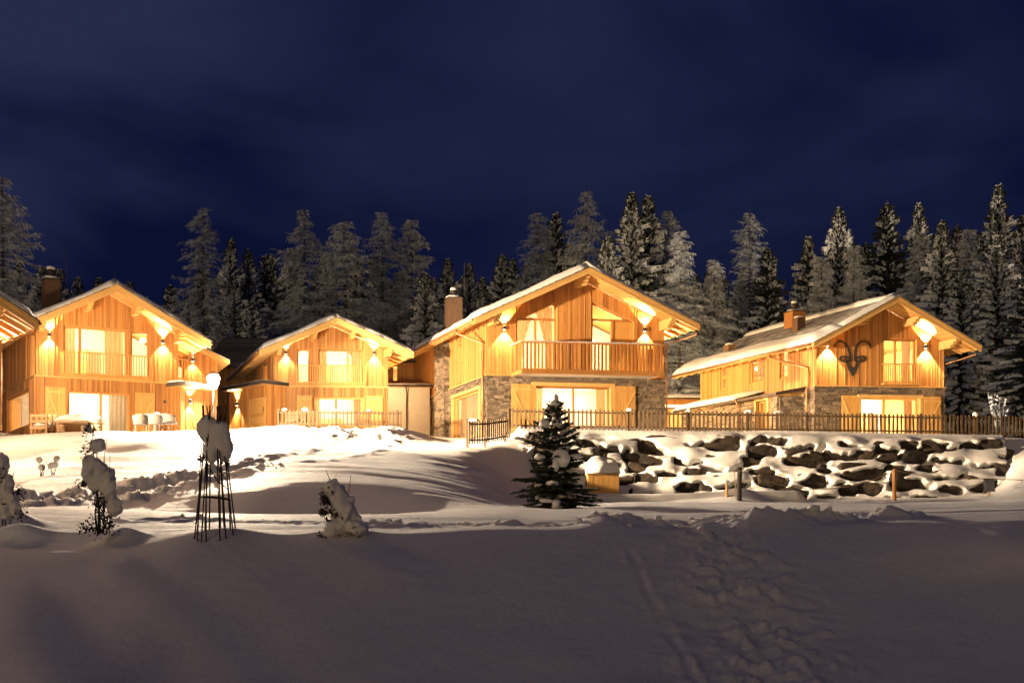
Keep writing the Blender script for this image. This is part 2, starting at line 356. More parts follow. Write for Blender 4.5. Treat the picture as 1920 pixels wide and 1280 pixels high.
gx = np.concatenate([np.linspace(-3200, -420, 60), np.arange(-400, 2340, 4.0), np.linspace(2360, 5200, 60)])
gd = np.concatenate([np.linspace(-40, 8.6, 16), np.linspace(8.8, 20, 190), np.linspace(20.15, 36, 110), np.linspace(36.2, 62, 140), np.linspace(62.6, 90, 36), np.linspace(92, 260, 40)])
ck = sorted(PROF)
cz = np.array([np.interp(gd, [p[0] for p in PROF[k]], [p[1] for p in PROF[k]]) for k in ck])
cz = smooth1(cz, 2, 1)
GZ = np.empty((len(gd), len(gx)))
for i in range(len(gd)): GZ[i] = np.interp(gx, ck, cz[:, i])
GZ = smooth1(GZ, 7, 1)
XX = (gx[None, :] - 960.0) / FPX * np.maximum(gd, 7.0)[:, None]
YY = np.repeat(gd[:, None], len(gx), 1)
def poly_dist(pts):
    best = np.full(XX.shape, 1e9); side = np.zeros(XX.shape)
    for (x0, y0), (x1, y1) in zip(pts[:-1], pts[1:]):
        dx, dy = x1 - x0, y1 - y0; t = np.clip(((XX - x0) * dx + (YY - y0) * dy) / (dx * dx + dy * dy), 0, 1)
        qx, qy = XX - x0 - t * dx, YY - y0 - t * dy; d = np.hypot(qx, qy)
        sd = np.sign(dx * qy - dy * qx); side = np.where(d < best, sd, side); best = np.minimum(best, d)
    return best, side
def G(x, d): return ((x - 960.0) / FPX * d, d)
PATH = [G(-250, 27), G(40, 29), G(200, 31.5), G(330, 34.5), G(450, 36.8), G(560, 39), G(640, 43), G(690, 49), G(655, 55)]
TRENCH = [G(300, 19.5), G(560, 18.8), G(820, 17.9), G(1000, 17.2), G(1120, 16.6), G(1250, 16.3), G(1450, 16.4), G(1560, 16.7), G(1640, 17.0)]
far_fade = np.clip((YY - 8) / 3, 0, 1)
# broad wind-shaped undulation, ripples along the light
GZ += far_fade * 0.16 * fbm(XX / 5.0, YY / 4.0, 3, 3) * np.clip((62 - YY) / 10, 0.2, 1)
ripl = fbm(XX / 2.6 + 3, YY / 0.8, 21, 3)
GZ += 0.05 * ripl * np.clip((YY - 13) / 3, 0, 1) * np.clip((50 - YY) / 6, 0, 1)
leftw = np.clip((430 - gx[None, :]) / 500, 0, 1)
GZ += leftw * 0.16 * np.clip(1 - np.abs(YY - 13.2) / 4.0, 0, 1) * fbm((XX * 0.5 + YY * 0.9) / 1.5, (XX - YY * 0.3) / 5.0, 31, 2)
dp, sp = poly_dist(PATH)
lump = fbm(XX / 0.42, YY / 0.42, 41, 4, 0.6); lump2 = fbm(XX / 0.17, YY / 0.17, 47, 3, 0.6)
psl = np.clip((560 - gx[None, :]) / 160, 0.25, 1)
GZ += psl * (-0.34 * np.exp(-(dp / 0.95) ** 4) + 0.13 * np.exp(-((dp - 1.35) / 0.40) ** 2) * (0.8 + 1.6 * lump))
GZ += psl * np.exp(-(dp / 1.8) ** 4) * (0.09 * lump + 0.07 * lump2)
dt, st = poly_dist(TRENCH)
strong = np.clip((gx[None, :] - 850) / 300, 0.35, 1)
GZ += strong * (-0.22 * np.exp(-(dt / 0.33) ** 4) + (0.06 + 0.16 * lump) * np.exp(-((dt - 0.55) / 0.24) ** 2) * np.where(st < 0, 1.15, 0.6))
GZ += strong * np.exp(-(dt / 0.95) ** 4) * (0.075 * lump + 0.035 * lump2)
for (bx, bd, bh, br) in [(1140, 15.7, 0.15, 0.36), (1185, 15.9, 0.08, 0.2), (1425, 15.6, 0.14, 0.42), (1480, 15.7, 0.07, 0.25), (1290, 46, 0.35, 1.0), (1385, 45.5, 0.62, 1.25),
                         (228, 16.0, 0.20, 0.30), (30, 16.6, 0.20, 0.42), (15, 18.2, 0.28, 0.5), (640, 15.2, 0.12, 0.55), (410, 15.4, 0.08, 0.5), (250, 32.5, 0.3, 0.7),
                         (540, 50, 0.45, 2.2), (700, 50.5, 0.5, 2.4), (760, 53, 0.4, 1.6)]:
    px, py = G(bx, bd); GZ += bh * np.exp(-(((XX - px) ** 2 + (YY - py) ** 2) / br ** 2))
# churned snow in front of the second chalet and the slide of crumbs down the near bank
rough2 = np.exp(-((YY - 51.5) / 3.0) ** 2) * np.clip(1 - np.abs(gx[None, :] - 640) / 190, 0, 1)
GZ += rough2 * (0.28 * lump + 0.10 * lump2)
cx = 1330 + (15.2 - YY) * 26
slide = np.clip(1 - np.abs(gx[None, :] - cx) / (110 + (15.2 - YY) * 30), 0, 1) * np.clip((15.6 - YY) / 0.6, 0, 1) * np.clip((YY - 9.5), 0, 1)
crumb = np.maximum(fbm(XX / 0.16, YY / 0.16, 53, 3, 0.65) - 0.08, 0)
GZ += slide * (0.17 * crumb + 0.05 * lump2 + 0.03 * lump)
TRACK = [G(1180, 14.4), G(1205, 13.2), G(1245, 12.2), G(1290, 11.0), G(1330, 10.0)]
dk, _ = poly_dist(TRACK); GZ += (-0.008 * np.exp(-(dk / 0.05) ** 2) + 0.006 * np.exp(-((dk - 0.09) / 0.05) ** 2)) * np.clip(1 + 3 * lump2, 0, 2)
# snow hangs unevenly on the boulder wall and the slope at its end
wallm = np.clip((gx[None, :] - 985) / 40, 0, 1) * np.clip((1900 - gx[None, :]) / 40, 0, 1) * np.exp(-((YY - 51.6) / 1.3) ** 4)
GZ -= wallm * 0.9
def gz(x, y):
    u = 960 + x / max(y, 7.0) * FPX
    j = int(np.clip(np.searchsorted(gx, u) - 1, 0, len(gx) - 2)); i = int(np.clip(np.searchsorted(gd, y) - 1, 0, len(gd) - 2))
    a = (u - gx[j]) / (gx[j + 1] - gx[j]); b = (y - gd[i]) / (gd[i + 1] - gd[i])
    a = min(max(a, 0), 1); b = min(max(b, 0), 1)
    return float((GZ[i, j] * (1 - a) + GZ[i, j + 1] * a) * (1 - b) + (GZ[i + 1, j] * (1 - a) + GZ[i + 1, j + 1] * a) * b)
def ground_at(x, d):
    X = (x - 960.0) / FPX * d; return Vector((X, d, gz(X, d)))
nr, nc = GZ.shape
me = bpy.data.meshes.new('snow_ground')
co = np.stack([XX, YY, GZ], -1).reshape(-1, 3)
ii, jj = np.meshgrid(np.arange(nr - 1), np.arange(nc - 1), indexing='ij'); k0 = (ii * nc + jj).ravel()
quads = np.stack([k0, k0 + 1, k0 + 1 + nc, k0 + nc], -1)
me.vertices.add(len(co)); me.vertices.foreach_set('co', co.ravel())
me.loops.add(quads.size); me.loops.foreach_set('vertex_index', quads.ravel())
me.polygons.add(len(quads)); me.polygons.foreach_set('loop_start', np.arange(0, quads.size, 4)); me.polygons.foreach_set('loop_total', np.full(len(quads), 4))
me.polygons.foreach_set('use_smooth', np.ones(len(quads), dtype=bool))
me.materials.append(MATS['snow']); me.update(); me.validate()
structure('snow_ground', me)
#@@PART2
SCONCE_GAIN, ROOM_GAIN = 12.0, 1.25
# ------------------------------------------------------------------ chalets
class Chalet:
    def __init__(s, name, label, C, f, sd, w, L, z0, zt, zr, slope, of, os_, ob):
        s.C = Vector((C[0], C[1], z0)); s.f = Vector((f[0], f[1], 0)).normalized(); s.s = Vector((sd[0], sd[1], 0)).normalized()
        s.w, s.L, s.z0, s.zt, s.zr, s.slope, s.of, s.os, s.ob = w, L, z0, zt, zr, slope, of, os_, ob
        s.mid = w / 2
        s.root = thing(name, label, 'chalet', s.C)
    def P(s, a, b, c):
        return s.f * a + s.s * b + Vector((0, 0, c - s.z0))
    def W(s, a, b, c): return s.P(a, b, c) + s.C
    # planes: 'F' front gable, 'L' left side wall, 'R' right side wall; u along the wall, n outwards
    def to(s, pl):
        if pl == 'F': return lambda u, n, c: s.P(u, -n, c)
        if pl == 'L': return lambda u, n, c: s.P(-n, u, c)
        if pl == 'R': return lambda u, n, c: s.P(s.w + n, u, c)
        return lambda u, n, c: s.P(u, s.L + n, c)
    def top(s, u): return s.zr - 0.27 - s.slope * abs(u - s.mid)
    def eave(s): return s.zr - s.slope * (s.w / 2 + s.os)
    def px(s, pl, x, y, n=0.0):
        """wall coordinates (u, z) of the wall point seen at photo pixel x, y"""
        o = s.C + (-s.s * n if pl == 'F' else -s.f * n); d = s.f if pl == 'F' else s.s
        k = (x - 960.0) / FPX
        u = (k * o.y - o.x) / (d.x - k * d.y)
        return u, (HOR - y) / FPX * (o.y + d.y * u)
    def rect(s, pl, x0, x1, yt, yb):
        ua, _ = s.px(pl, x0, yt); ub, _ = s.px(pl, x1, yt)
        xm = (x0 + x1) / 2
        _, ct = s.px(pl, xm, yt); _, cb = s.px(pl, xm, yb)
        return min(ua, ub), max(ua, ub), cb, ct

def columns(edges, cbot, topfn, openings):
    for ua, ub in zip(edges[:-1], edges[1:]):
        if ub - ua < 0.004: continue
        um = (ua + ub) / 2; ba = bb = cbot
        for (o0, o1, c0, c1) in sorted([o for o in openings if o[0] < um < o[1]], key=lambda o: o[2]):
            if c0 > ba + 0.01: yield ua, ub, ba, bb, c0, c0
            ba, bb = (c1(ua), c1(ub)) if callable(c1) else (c1, c1)
        ta, tb = topfn(ua), topfn(ub)
        if max(ta - ba, tb - bb) > 0.02: yield ua, ub, ba, bb, max(ta, ba + 0.005), max(tb, bb + 0.005)
def piece(mb, to, q, n0, n1, mat=0, tone=None, g=0.0):
    ua, ub, ba, bb, ta, tb = q
    mb.hexa([to(ua + g, n1, ba), to(ub - g, n1, bb), to(ub - g, n0, bb), to(ua + g, n0, ba),
             to(ua + g, n1, ta), to(ub - g, n1, tb), to(ub - g, n0, tb), to(ua + g, n0, ta)], mat, tone)
def cuts(u0, u1, openings, extra=()):
    e = {u0, u1}
    for o in openings: e |= {o[0], o[1]}
    e |= set(extra)
    return sorted(v for v in e if u0 <= v <= u1)
def wall(h, pl, u0, u1, cbot, topfn, openings, name='wall', mat='pine_panel', t=0.22, extra=(), sub=0.6):
    mb = MB(); to = h.to(pl)
    ex = list(extra); k = u0
    while k < u1: ex.append(k); k += sub
    for q in columns(cuts(u0, u1, openings, ex), cbot, topfn, openings): piece(mb, to, q, -t, 0.0)
    return mb.build(name, mat, h.root)
def boards(h, pl, u0, u1, cbot, topfn, openings, mat, name='board_cladding', wmin=0.09, wmax=0.17, n0=0.004, depth=0.028, batten=0.35, extra=()):
    """upright boards, one by one, in uneven widths, some standing proud as battens"""
    mb = MB(); to = h.to(pl); edges = [u0]; info = {}
    u = u0
    while u < u1 - 0.03:
        wd = R.uniform(0.035, 0.06) if R.random() < batten else R.uniform(wmin, wmax)
        u = min(u + wd, u1); edges.append(u)
    ed = sorted(set(edges) | set(v for v in cuts(u0, u1, openings, extra)))
    tones = {}
    import bisect
    for q in columns(ed, cbot, topfn, openings):
        i = bisect.bisect_right(edges, (q[0] + q[1]) / 2)
        if i not in tones: tones[i] = (R.random(), R.uniform(0.0, depth) + (0.02 if (edges[min(i, len(edges) - 1)] - edges[i - 1]) < 0.065 else 0))
        piece(mb, to, q, n0, n0 + 0.016 + tones[i][1], 0, tones[i][0], 0.007)
    o = mb.build(name, mat, h.root); o['kind'] = 'stuff'
    return o
def masonry(h, pl, u0, u1, c0, topfn, openings, parent, n0=0.01, big=0, collect=None, nscale=1.0, long=1.0):
    """coursed rubble: every stone its own block; returns the blocks (area, corner points)"""
    to = h.to(pl); out = []
    c = c0
    while c < max(topfn(u0), topfn(u1)) - 0.05:
        ht = R.uniform(0.09, 0.22); u = u0 - R.uniform(0, 0.2)
        while u < u1:
            ln = R.uniform(0.16, 0.55) * (0.7 + ht * 2) * long
            # a course may hold two thin stones over each other
            subs = [(c, c + ht)] if (ht < 0.15 or R.random() < 0.65) else [(c, c + ht * 0.45), (c + ht * 0.45, c + ht)]
            for (ca, cb) in subs:
                a, b = max(u, u0), min(u + ln, u1)
                cb2 = min(cb, topfn((a + b) / 2))
                segs = [(a, b)]
                for o in openings:
                    oc1 = o[3]
                    if cb2 > o[2] and ca < oc1:
                        ns = []
                        for (sa, sb) in segs:
                            if sb <= o[0] or sa >= o[1]: ns.append((sa, sb))
                            else:
                                if sa < o[0]: ns.append((sa, o[0]))
                                if sb > o[1]: ns.append((o[1], sb))
                        segs = ns
                for (sa, sb) in segs:
                    if sb - sa < 0.05 or cb2 - ca < 0.03: continue
                    g = 0.011; j = lambda: R.uniform(-0.012, 0.012); n1 = (0.05 + R.uniform(0, 0.055)) * nscale
                    pts = []
                    for (nn, cc) in ((n1, ca + g), (n1, cb2 - g)):
                        pts.append((sa + g + j(), nn + j(), cc + j())); pts.append((sb - g + j(), nn + j(), cc + j()))
                    p = [to(*pts[0]), to(*pts[1]), to(sb - g, n0, ca + g), to(sa + g, n0, ca + g), to(*pts[2]), to(*pts[3]), to(sb - g, n0, cb2 - g), to(sa + g, n0, cb2 - g)]
                    out.append(((sb - sa) * (cb2 - ca), p))
            u += ln
        c += ht
    return out
def place_stones(h, parent, blocks, single=300):
    blocks = sorted(blocks, key=lambda q: -q[0])
    for ar, p in blocks[:single]:
        mb = MB(); mb.hexa(p, 0, 0.0); mb.build('stone', 'stone', parent)
    if blocks[single:]:
        mb = MB()
        for ar, p in blocks[single:]: mb.hexa(p)
        mb.build('small_stones', 'stone', parent, kind='stuff')

def window(h, pl, u0, u1, c0, c1, mull=(), trans=None, fw=0.095, n=-0.10, mat='larch_boards', curtains=(), casing=0.0, cmat='curtain_linen', name='window', panel=None, split=None):
    """frame with mullions, each pane on its own, curtains behind; c1 may slope with u"""
    to = h.to(pl); C1 = c1 if callable(c1) else (lambda u: c1)
    mb = MB()
    def up(ua, ub, ca, cb): piece(mb, to, (ua, ub, ca if not callable(ca) else ca(ua), ca if not callable(ca) else ca(ub), cb(ua) if callable(cb) else cb, cb(ub) if callable(cb) else cb), n - 0.07, n + 0.03)
    low = lambda u: C1(u) - fw
    up(u0, u0 + fw, c0, low); up(u1 - fw, u1, c0, low)
    piece(mb, to, (u0, u1, low(u0), low(u1), C1(u0), C1(u1)), n - 0.07, n + 0.03)
    up(u0 + fw, u1 - fw, c0, c0 + fw)
    for m in mull: up(m - fw * 0.6, m + fw * 0.6, c0 + fw, (lambda u: (trans - 0.05)) if (trans and callable(c1)) else low)
    if trans: up(u0 + fw, u1 - fw, trans - 0.06, trans + 0.06)
    win = mb.build(name, mat, h.root)
    if casing:
        cb = MB(); k = casing
        cb.box(u0 - k, u0 - 0.002, 0.0, 0.15, c0, C1(u0), lambda a, b, c: to(a, b, c)); cb.box(u1 + 0.002, u1 + k, 0.0, 0.15, c0, C1(u1), lambda a, b, c: to(a, b, c))
        cb.box(u0 - k, u1 + k, 0.0, 0.17, C1(u0) + 0.002, C1(u0) + k * 0.9, lambda a, b, c: to(a, b, c))
        cb.box(u0 - k, u1 + k, 0.0, 0.20, c0 - 0.09, c0 - 0.002, lambda a, b, c: to(a, b, c))
        cb.build('window_casing', 'pale_timber', win)
    us = [u0 + fw] + sorted(mull) + [u1 - fw]
    for i, (a, b) in enumerate(zip(us[:-1], us[1:])):
        spans = [(c0 + fw, trans - 0.06), (trans + 0.06, None)] if trans else [(c0 + fw, None)]
        for (ca, cb_) in spans:
            pm = MB(); off = h.P(0, 0, h.z0)
            ta, tb = (low(a), low(b)) if cb_ is None else (cb_, cb_)
            if max(ta, tb) - ca < 0.05: continue
            p4 = [to(a, n - 0.02, ca), to(b, n - 0.02, ca), to(b, n - 0.02, max(tb, ca + 0.02)), to(a, n - 0.02, max(ta, ca + 0.02))]
            pm.add(p4, [(0, 1, 2, 3)])
            if panel is not None and i == panel and cb_ is not None:
                pm.build('door_panel', 'pine_panel', win)
            else: pm.build('pane', 'window_glass', win)
    for (ca_, cb_, tie) in curtains:
        cm = MB(); nseg = 26; nv = 8; vs_, fs = [], []
        for r_ in range(nv + 1):
            k = r_ / nv
            for j in range(nseg + 1):
                tt = j / nseg
                wd = 1.0 - (0.62 * min(k * 1.5, 1.0) ** 0.8 if tie else 0.0)
                uu = (ca_ + (cb_ - ca_) * tt * wd) if tie >= 0 else (cb_ - (cb_ - ca_) * (1 - tt) * wd)
                cc = c0 + 0.03 + (min(C1(min(max(uu, u0), u1)) - 0.03, C1((ca_ + cb_) / 2)) - c0 - 0.03) * (1 - k)
                vs_.append(to(uu, n - 0.28 + 0.045 * math.sin(tt * 26 + r_ * 0.2), cc))
        for r_ in range(nv):
            for j in range(nseg): fs.append((r_ * (nseg + 1) + j, r_ * (nseg + 1) + j + 1, (r_ + 1) * (nseg + 1) + j + 1, (r_ + 1) * (nseg + 1) + j))
        cm.add(vs_, fs); cm.build('curtain', cmat, win, smooth=True)
    return win
def shutter(h, pl, u0, u1, c0, c1, n=0.06, flip=False):
    to = h.to(pl); nb = max(3, int((u1 - u0) / 0.16)); w_ = (u1 - u0) / nb; mb = MB()
    root = None
    for i in range(nb): mb.box(u0 + i * w_ + 0.004, u0 + (i + 1) * w_ - 0.004, n, n + 0.028, c0, c1, lambda a, b, c: to(a, b, c))
    root = mb.build('shutter', 'pine_panel', h.root)
    b2 = MB(); hh = c1 - c0
    for cc in (c0 + 0.12 * hh, c1 - 0.10 * hh): b2.box(u0 + 0.02, u1 - 0.02, n + 0.03, n + 0.055, cc - 0.05, cc + 0.05, lambda a, b, c: to(a, b, c))
    a_, b_ = (u0 + 0.08, u1 - 0.08) if not flip else (u1 - 0.08, u0 + 0.08)
    p0, p1 = (a_, c1 - 0.10 * hh - 0.05), (b_, c0 + 0.12 * hh + 0.05)
    dx = 0.09
    b2.hexa([to(p1[0] - dx, n + 0.052, p1[1]), to(p1[0], n + 0.052, p1[1]), to(p1[0], n + 0.03, p1[1]), to(p1[0] - dx, n + 0.03, p1[1]),
             to(p0[0], n + 0.052, p0[1]), to(p0[0] + dx, n + 0.052, p0[1]), to(p0[0] + dx, n + 0.03, p0[1]), to(p0[0], n + 0.03, p0[1])])
    b2.build('shutter_brace', 'pale_timber', root)
def sconce(h, pl, u, c, power=70.0, up=1.0):
    power *= SCONCE_GAIN
    to = h.to(pl); mb = MB()
    mb.box(u - 0.055, u + 0.055, 0.03, 0.17, c - 0.10, c + 0.10, lambda a, b, cc: to(a, b, cc))
    o = mb.build('wall_lamp', 'dark_metal', h.root)
    e = MB()
    for s_ in (-1, 1):
        e.box(u - 0.04, u + 0.04, 0.06, 0.15, c + s_ * 0.103 - 0.003, c + s_ * 0.103 + 0.003, lambda a, b, cc: to(a, b, cc))
    e.build('lamp_lens', 'lit_bulb', o)
    for s_ in (-1, 1):
        p = h.C + to(u, 0.21, c + s_ * 0.12); q = h.C + to(u, 0.10, c + s_ * 1.3)
        lamp('SPOT', p, power * (1.15 * up if s_ > 0 else 1.0), SCONCE_COL, 0.03, q - p, 84, 0.25, 'wall_lamp_light')
def room_light(h, a, b, c, power, r=0.16, shade=True):
    power *= ROOM_GAIN
    p = h.W(a, b, c)
    if shade:
        mb = MB(); k = h.P(a, b, c)
        mb.blob(k + Vector((0, 0, 0.42)), (0.17, 0.17, 0.14), seed=3, sub=2, amp=0.0); o = mb.build('ceiling_lamp', 'lit_shade', h.root, smooth=True)
    lamp('POINT', p, power, ROOM_COL, r, name='room_light')

def railing(h, pl, u0, u1, c0, c1, n=0.10, bw=0.05, gap=0.075, mat='pine_panel', snow=False, name='balcony_railing', board=0.028):
    to = h.to(pl); mb = MB()
    mb.box(u0 - 0.03, u1 + 0.03, n - 0.045, n + 0.045, c1 - 0.06, c1, lambda a, b, c: to(a, b, c))
    mb.box(u0, u1, n - 0.03, n + 0.005, c0 + 0.03, c0 + 0.11, lambda a, b, c: to(a, b, c))
    mb.box(u0, u1, 0.03, n + 0.04, c0 - 0.10, c0 - 0.03, lambda a, b, c: to(a, b, c))
    rail = mb.build(name, mat, h.root)
    bal = MB(); k = int((u1 - u0) / (bw + gap)); st = (u1 - u0 - bw) / k
    bal.box(0, bw, n + 0.007, n + 0.007 + board, c0 - 0.02, c1 - 0.061, lambda a, b, c: to(u0 + a, b, c) , tone=0.0)
    first = bal.build('baluster', mat, rail)
    d = h.f if pl == 'F' else h.s
    for i in range(1, k + 1):
        o = first.copy(); COL.objects.link(o); o.parent = rail; o.location = d * (st * i)
    return rail

def snow_slab(mb, h, side, s0, s1, b0, b1, thick, seed, lip=0.10, ns=14, nb=44, wav=0.4, lift=0.035):
    """snow lying on one roof slope between slope positions s0..s1 (ridge 0, eave 1) with rounded, wavy edges"""
    half = h.w / 2 + h.os; rows = []
    for i in range(ns + 1):
        t = i / ns; row = []
        for j in range(nb + 1):
            q = j / nb
            nz = mnoise.fractal(Vector((t * 3.0 + seed, q * 9.0, seed * 1.3)), 1, 2, 3)
            b = b0 + (b1 - b0) * q; s_ = s0 + (s1 - s0) * t
            ed = min(1.0, 4.5 * min(q, 1 - q) * (b1 - b0) / 2.0 + 0.0)
            es = min(1.0, (1 - t) * (s1 - s0) * half / 0.30) if s1 > 0.9 else min(1.0, (1 - t) * 5)
            et = 1.0 if s0 < 0.02 else min(1.0, t * 5)
            rnd = math.sqrt(max(0.0, 1 - (1 - ed) ** 2)) * math.sqrt(max(0.0, 1 - (1 - es) ** 2)) * et
            th = thick * (0.10 + 0.90 * rnd) * (1 + wav * nz)
            jb = lip * mnoise.noise(Vector((t * 8, q * 3, seed))) * (1 if j in (0, nb) else 0)
            js = 0.03 * mnoise.noise(Vector((q * 25, seed, 2.0))) if i == ns else 0
            a = h.mid + side * half * (s_ + js)
            row.append(h.P(a, b + jb, h.zr + lift - h.slope * half * s_ + th))
        rows.append(row)
    top = [p for r_ in rows for p in r_]; bot = []
    for i in range(ns + 1):
        s_ = s0 + (s1 - s0) * i / ns
        for j in range(nb + 1):
            b = b0 + (b1 - b0) * j / nb
            bot.append(h.P(h.mid + side * half * s_, b, h.zr + lift - 0.02 - h.slope * half * s_))
    n = len(top); W_ = nb + 1; fs = []
    for i in range(ns):
        for j in range(nb): fs.append((i * W_ + j, i * W_ + j + 1, (i + 1) * W_ + j + 1, (i + 1) * W_ + j))
    for j in range(nb):
        fs.append((ns * W_ + j, ns * W_ + j + 1, n + ns * W_ + j + 1, n + ns * W_ + j)); fs.append((n + j, n + j + 1, j + 1, j))
    for i in range(ns):
        fs.append((i * W_, (i + 1) * W_, n + (i + 1) * W_, n + i * W_)); fs.append((n + i * W_ + nb, n + (i + 1) * W_ + nb, (i + 1) * W_ + nb, i * W_ + nb))
    mb.add(top + bot, fs)
def roof(h, purlins, snow=0.27, bare_left=False, gut_l=True, gut_r=True, seed=1, tail=True):
    half = h.w / 2 + h.os; b0, b1 = -h.of, h.L + h.ob
    zz = lambda a: h.zr - h.slope * abs(a - h.mid)
    # deck: two sloping panels with planked soffit below, fascia boards on the rake
    dk = MB(); sf = MB()
    for sd in (-1, 1):
        a0, a1 = h.mid, h.mid + sd * half
        lo, hi = (a0, a1)
        dk.hexa([h.P(lo, b0 + 0.06, zz(lo) - 0.15), h.P(hi, b0 + 0.06, zz(hi) - 0.15), h.P(hi, b1, zz(hi) - 0.15), h.P(lo, b1, zz(lo) - 0.15),
                 h.P(lo, b0 + 0.06, zz(lo) - 0.02), h.P(hi, b0 + 0.06, zz(hi) - 0.02), h.P(hi, b1, zz(hi) - 0.02), h.P(lo, b1, zz(lo) - 0.02)])
        k = int(half / 0.17)
        for i in range(k):
            p, q = a0 + (a1 - a0) * (i + 0.03) / k, a0 + (a1 - a0) * (i + 0.97) / k
            for (ba, bb) in ((b0 + 0.10, 0.0),):
                sf.hexa([h.P(p, ba, zz(p) - 0.178), h.P(q, ba, zz(q) - 0.178), h.P(q, bb, zz(q) - 0.178), h.P(p, bb, zz(p) - 0.178),
                         h.P(p, ba, zz(p) - 0.152), h.P(q, ba, zz(q) - 0.152), h.P(q, bb, zz(q) - 0.152), h.P(p, bb, zz(p) - 0.152)])
    deck = dk.build('roof', 'pale_timber', h.root)
    sf.build('soffit_boards', 'pale_timber', deck)
    for sd in (-1, 1):
        fa = MB(); a0, a1 = h.mid, h.mid + sd * half
        for (bx, top_, bot_, th) in ((b0, 0.0, -0.34, 0.055), (b0 - 0.035, 0.05, -0.13, 0.035)):
            fa.hexa([h.P(a0, bx, zz(a0) + bot_), h.P(a1, bx, zz(a1) + bot_), h.P(a1, bx + th, zz(a1) + bot_), h.P(a0, bx + th, zz(a0) + bot_),
                     h.P(a0, bx, zz(a0) + top_), h.P(a1, bx, zz(a1) + top_), h.P(a1, bx + th, zz(a1) + top_), h.P(a0, bx + th, zz(a0) + top_)], tone=0.15)
        fa.build('fascia_board', 'pale_timber', deck)
        # slate courses
        tl = MB(); k = int(half / 0.36)
        for i in range(k + 1):
            p, q = a0 + sd * max(half * i / (k + 1) - 0.0, 0), a0 + sd * (half * (i + 1) / (k + 1) + 0.05)
            bb = b0 - 0.09
            while bb < b1:
                wd = R.uniform(0.5, 0.9) if bb < b0 + 2 else 4.0; be = min(bb + wd, b1 + 0.05); j = R.uniform(-0.02, 0.02)
                tl.hexa([h.P(p, bb, zz(p) - 0.012), h.P(q, bb, zz(q) + 0.012), h.P(q, be - 0.01, zz(q) + 0.012), h.P(p, be - 0.01, zz(p) - 0.012),
                         h.P(p, bb, zz(p) + 0.015), h.P(q + sd * j, bb, zz(q) + 0.045), h.P(q + sd * j, be - 0.01, zz(q) + 0.045), h.P(p, be - 0.01, zz(p) + 0.015)])
                bb = be
        tl.build('slate_courses', 'dusted_slate' if (bare_left and sd < 0) else 'roof_slate', deck, kind='stuff')
        # eave board and gutter
        ev = MB(); a = h.mid + sd * (half - 0.02)
        ev.hexa([h.P(a, b0 + 0.06, zz(a) - 0.2), h.P(a + sd * 0.03, b0 + 0.06, zz(a) - 0.2), h.P(a + sd * 0.03, b1, zz(a) - 0.2), h.P(a, b1, zz(a) - 0.2),
                 h.P(a, b0 + 0.06, zz(a) - 0.01), h.P(a + sd * 0.03, b0 + 0.06, zz(a) - 0.01), h.P(a + sd * 0.03, b1, zz(a) - 0.01), h.P(a, b1, zz(a) - 0.01)])
        ev.build('eave_board', 'pale_timber', deck)
        if (sd < 0 and gut_l) or (sd > 0 and gut_r):
            gt = MB(); a = h.mid + sd * (half + 0.09)
            gt.tube([h.P(a, b0 + 0.1, h.eave() - 0.08), h.P(a, b1 - 0.05, h.eave() - 0.10)], 0.075, 8)
            gt.build('gutter', 'copper', deck, smooth=True)
        if tail:
            rf = MB(); a_in = h.mid + sd * (h.w / 2 + 0.02); a_out = h.mid + sd * (half - 0.04); hh = 0.20
            rf.hexa([h.P(a_in, 0, zz(a_in) - 0.18 - hh), h.P(a_out, 0, zz(a_out) - 0.18 - hh * 0.55), h.P(a_out, 0.11, zz(a_out) - 0.18 - hh * 0.55), h.P(a_in, 0.11, zz(a_in) - 0.18 - hh),
                     h.P(a_in, 0, zz(a_in) - 0.155), h.P(a_out, 0, zz(a_out) - 0.155), h.P(a_out, 0.11, zz(a_out) - 0.155), h.P(a_in, 0.11, zz(a_in) - 0.155)], tone=0.0)
            f0 = rf.build('rafter', 'pale_timber', deck); bb = -h.of + 0.45; first = True
            f0.location = h.s * bb
            while bb < h.L + h.ob - 0.8:
                bb += 0.85; o = f0.copy(); COL.objects.link(o); o.parent = deck; o.location = h.s * bb
    # purlins with stepped ends
    for (u, wd, ht) in purlins:
        pm = MB(); zt_ = zz(u) - 0.18 - (0.09 if abs(u - h.mid) > 0.3 else 0.16)
        for i, fr in enumerate((0.0, 0.20, 0.38)):
            pm.box(u - wd / 2, u + wd / 2, b0 + 0.16 + fr, 0.1, zt_ - ht * (i + 1) / 3 + (0.002 if i else 0), zt_ - ht * i / 3, h.P, tone=0.1)
        pm.build('purlin', 'pale_timber', deck)
    sn = MB()
    if bare_left:
        snow_slab(sn, h, -1, 0.66, 1.0, b0 - 0.05, b1 + 0.05, snow * 1.2, seed, ns=12)
        snow_slab(sn, h, -1, 0.0, 0.67, b0 - 0.05, b0 + 0.75, snow * 0.8, seed + 9, ns=10, nb=8)
        snow_slab(sn, h, 1, 0.0, 1.0, b0 - 0.05, b1 + 0.05, snow, seed + 5)
    else:
        for sd in (-1, 1): snow_slab(sn, h, sd, 0.0, 1.0, b0 - 0.06, b1 + 0.05, snow, seed + sd)
    sn.build('roof_snow', 'snow_soft', deck, smooth=True)
    return deck
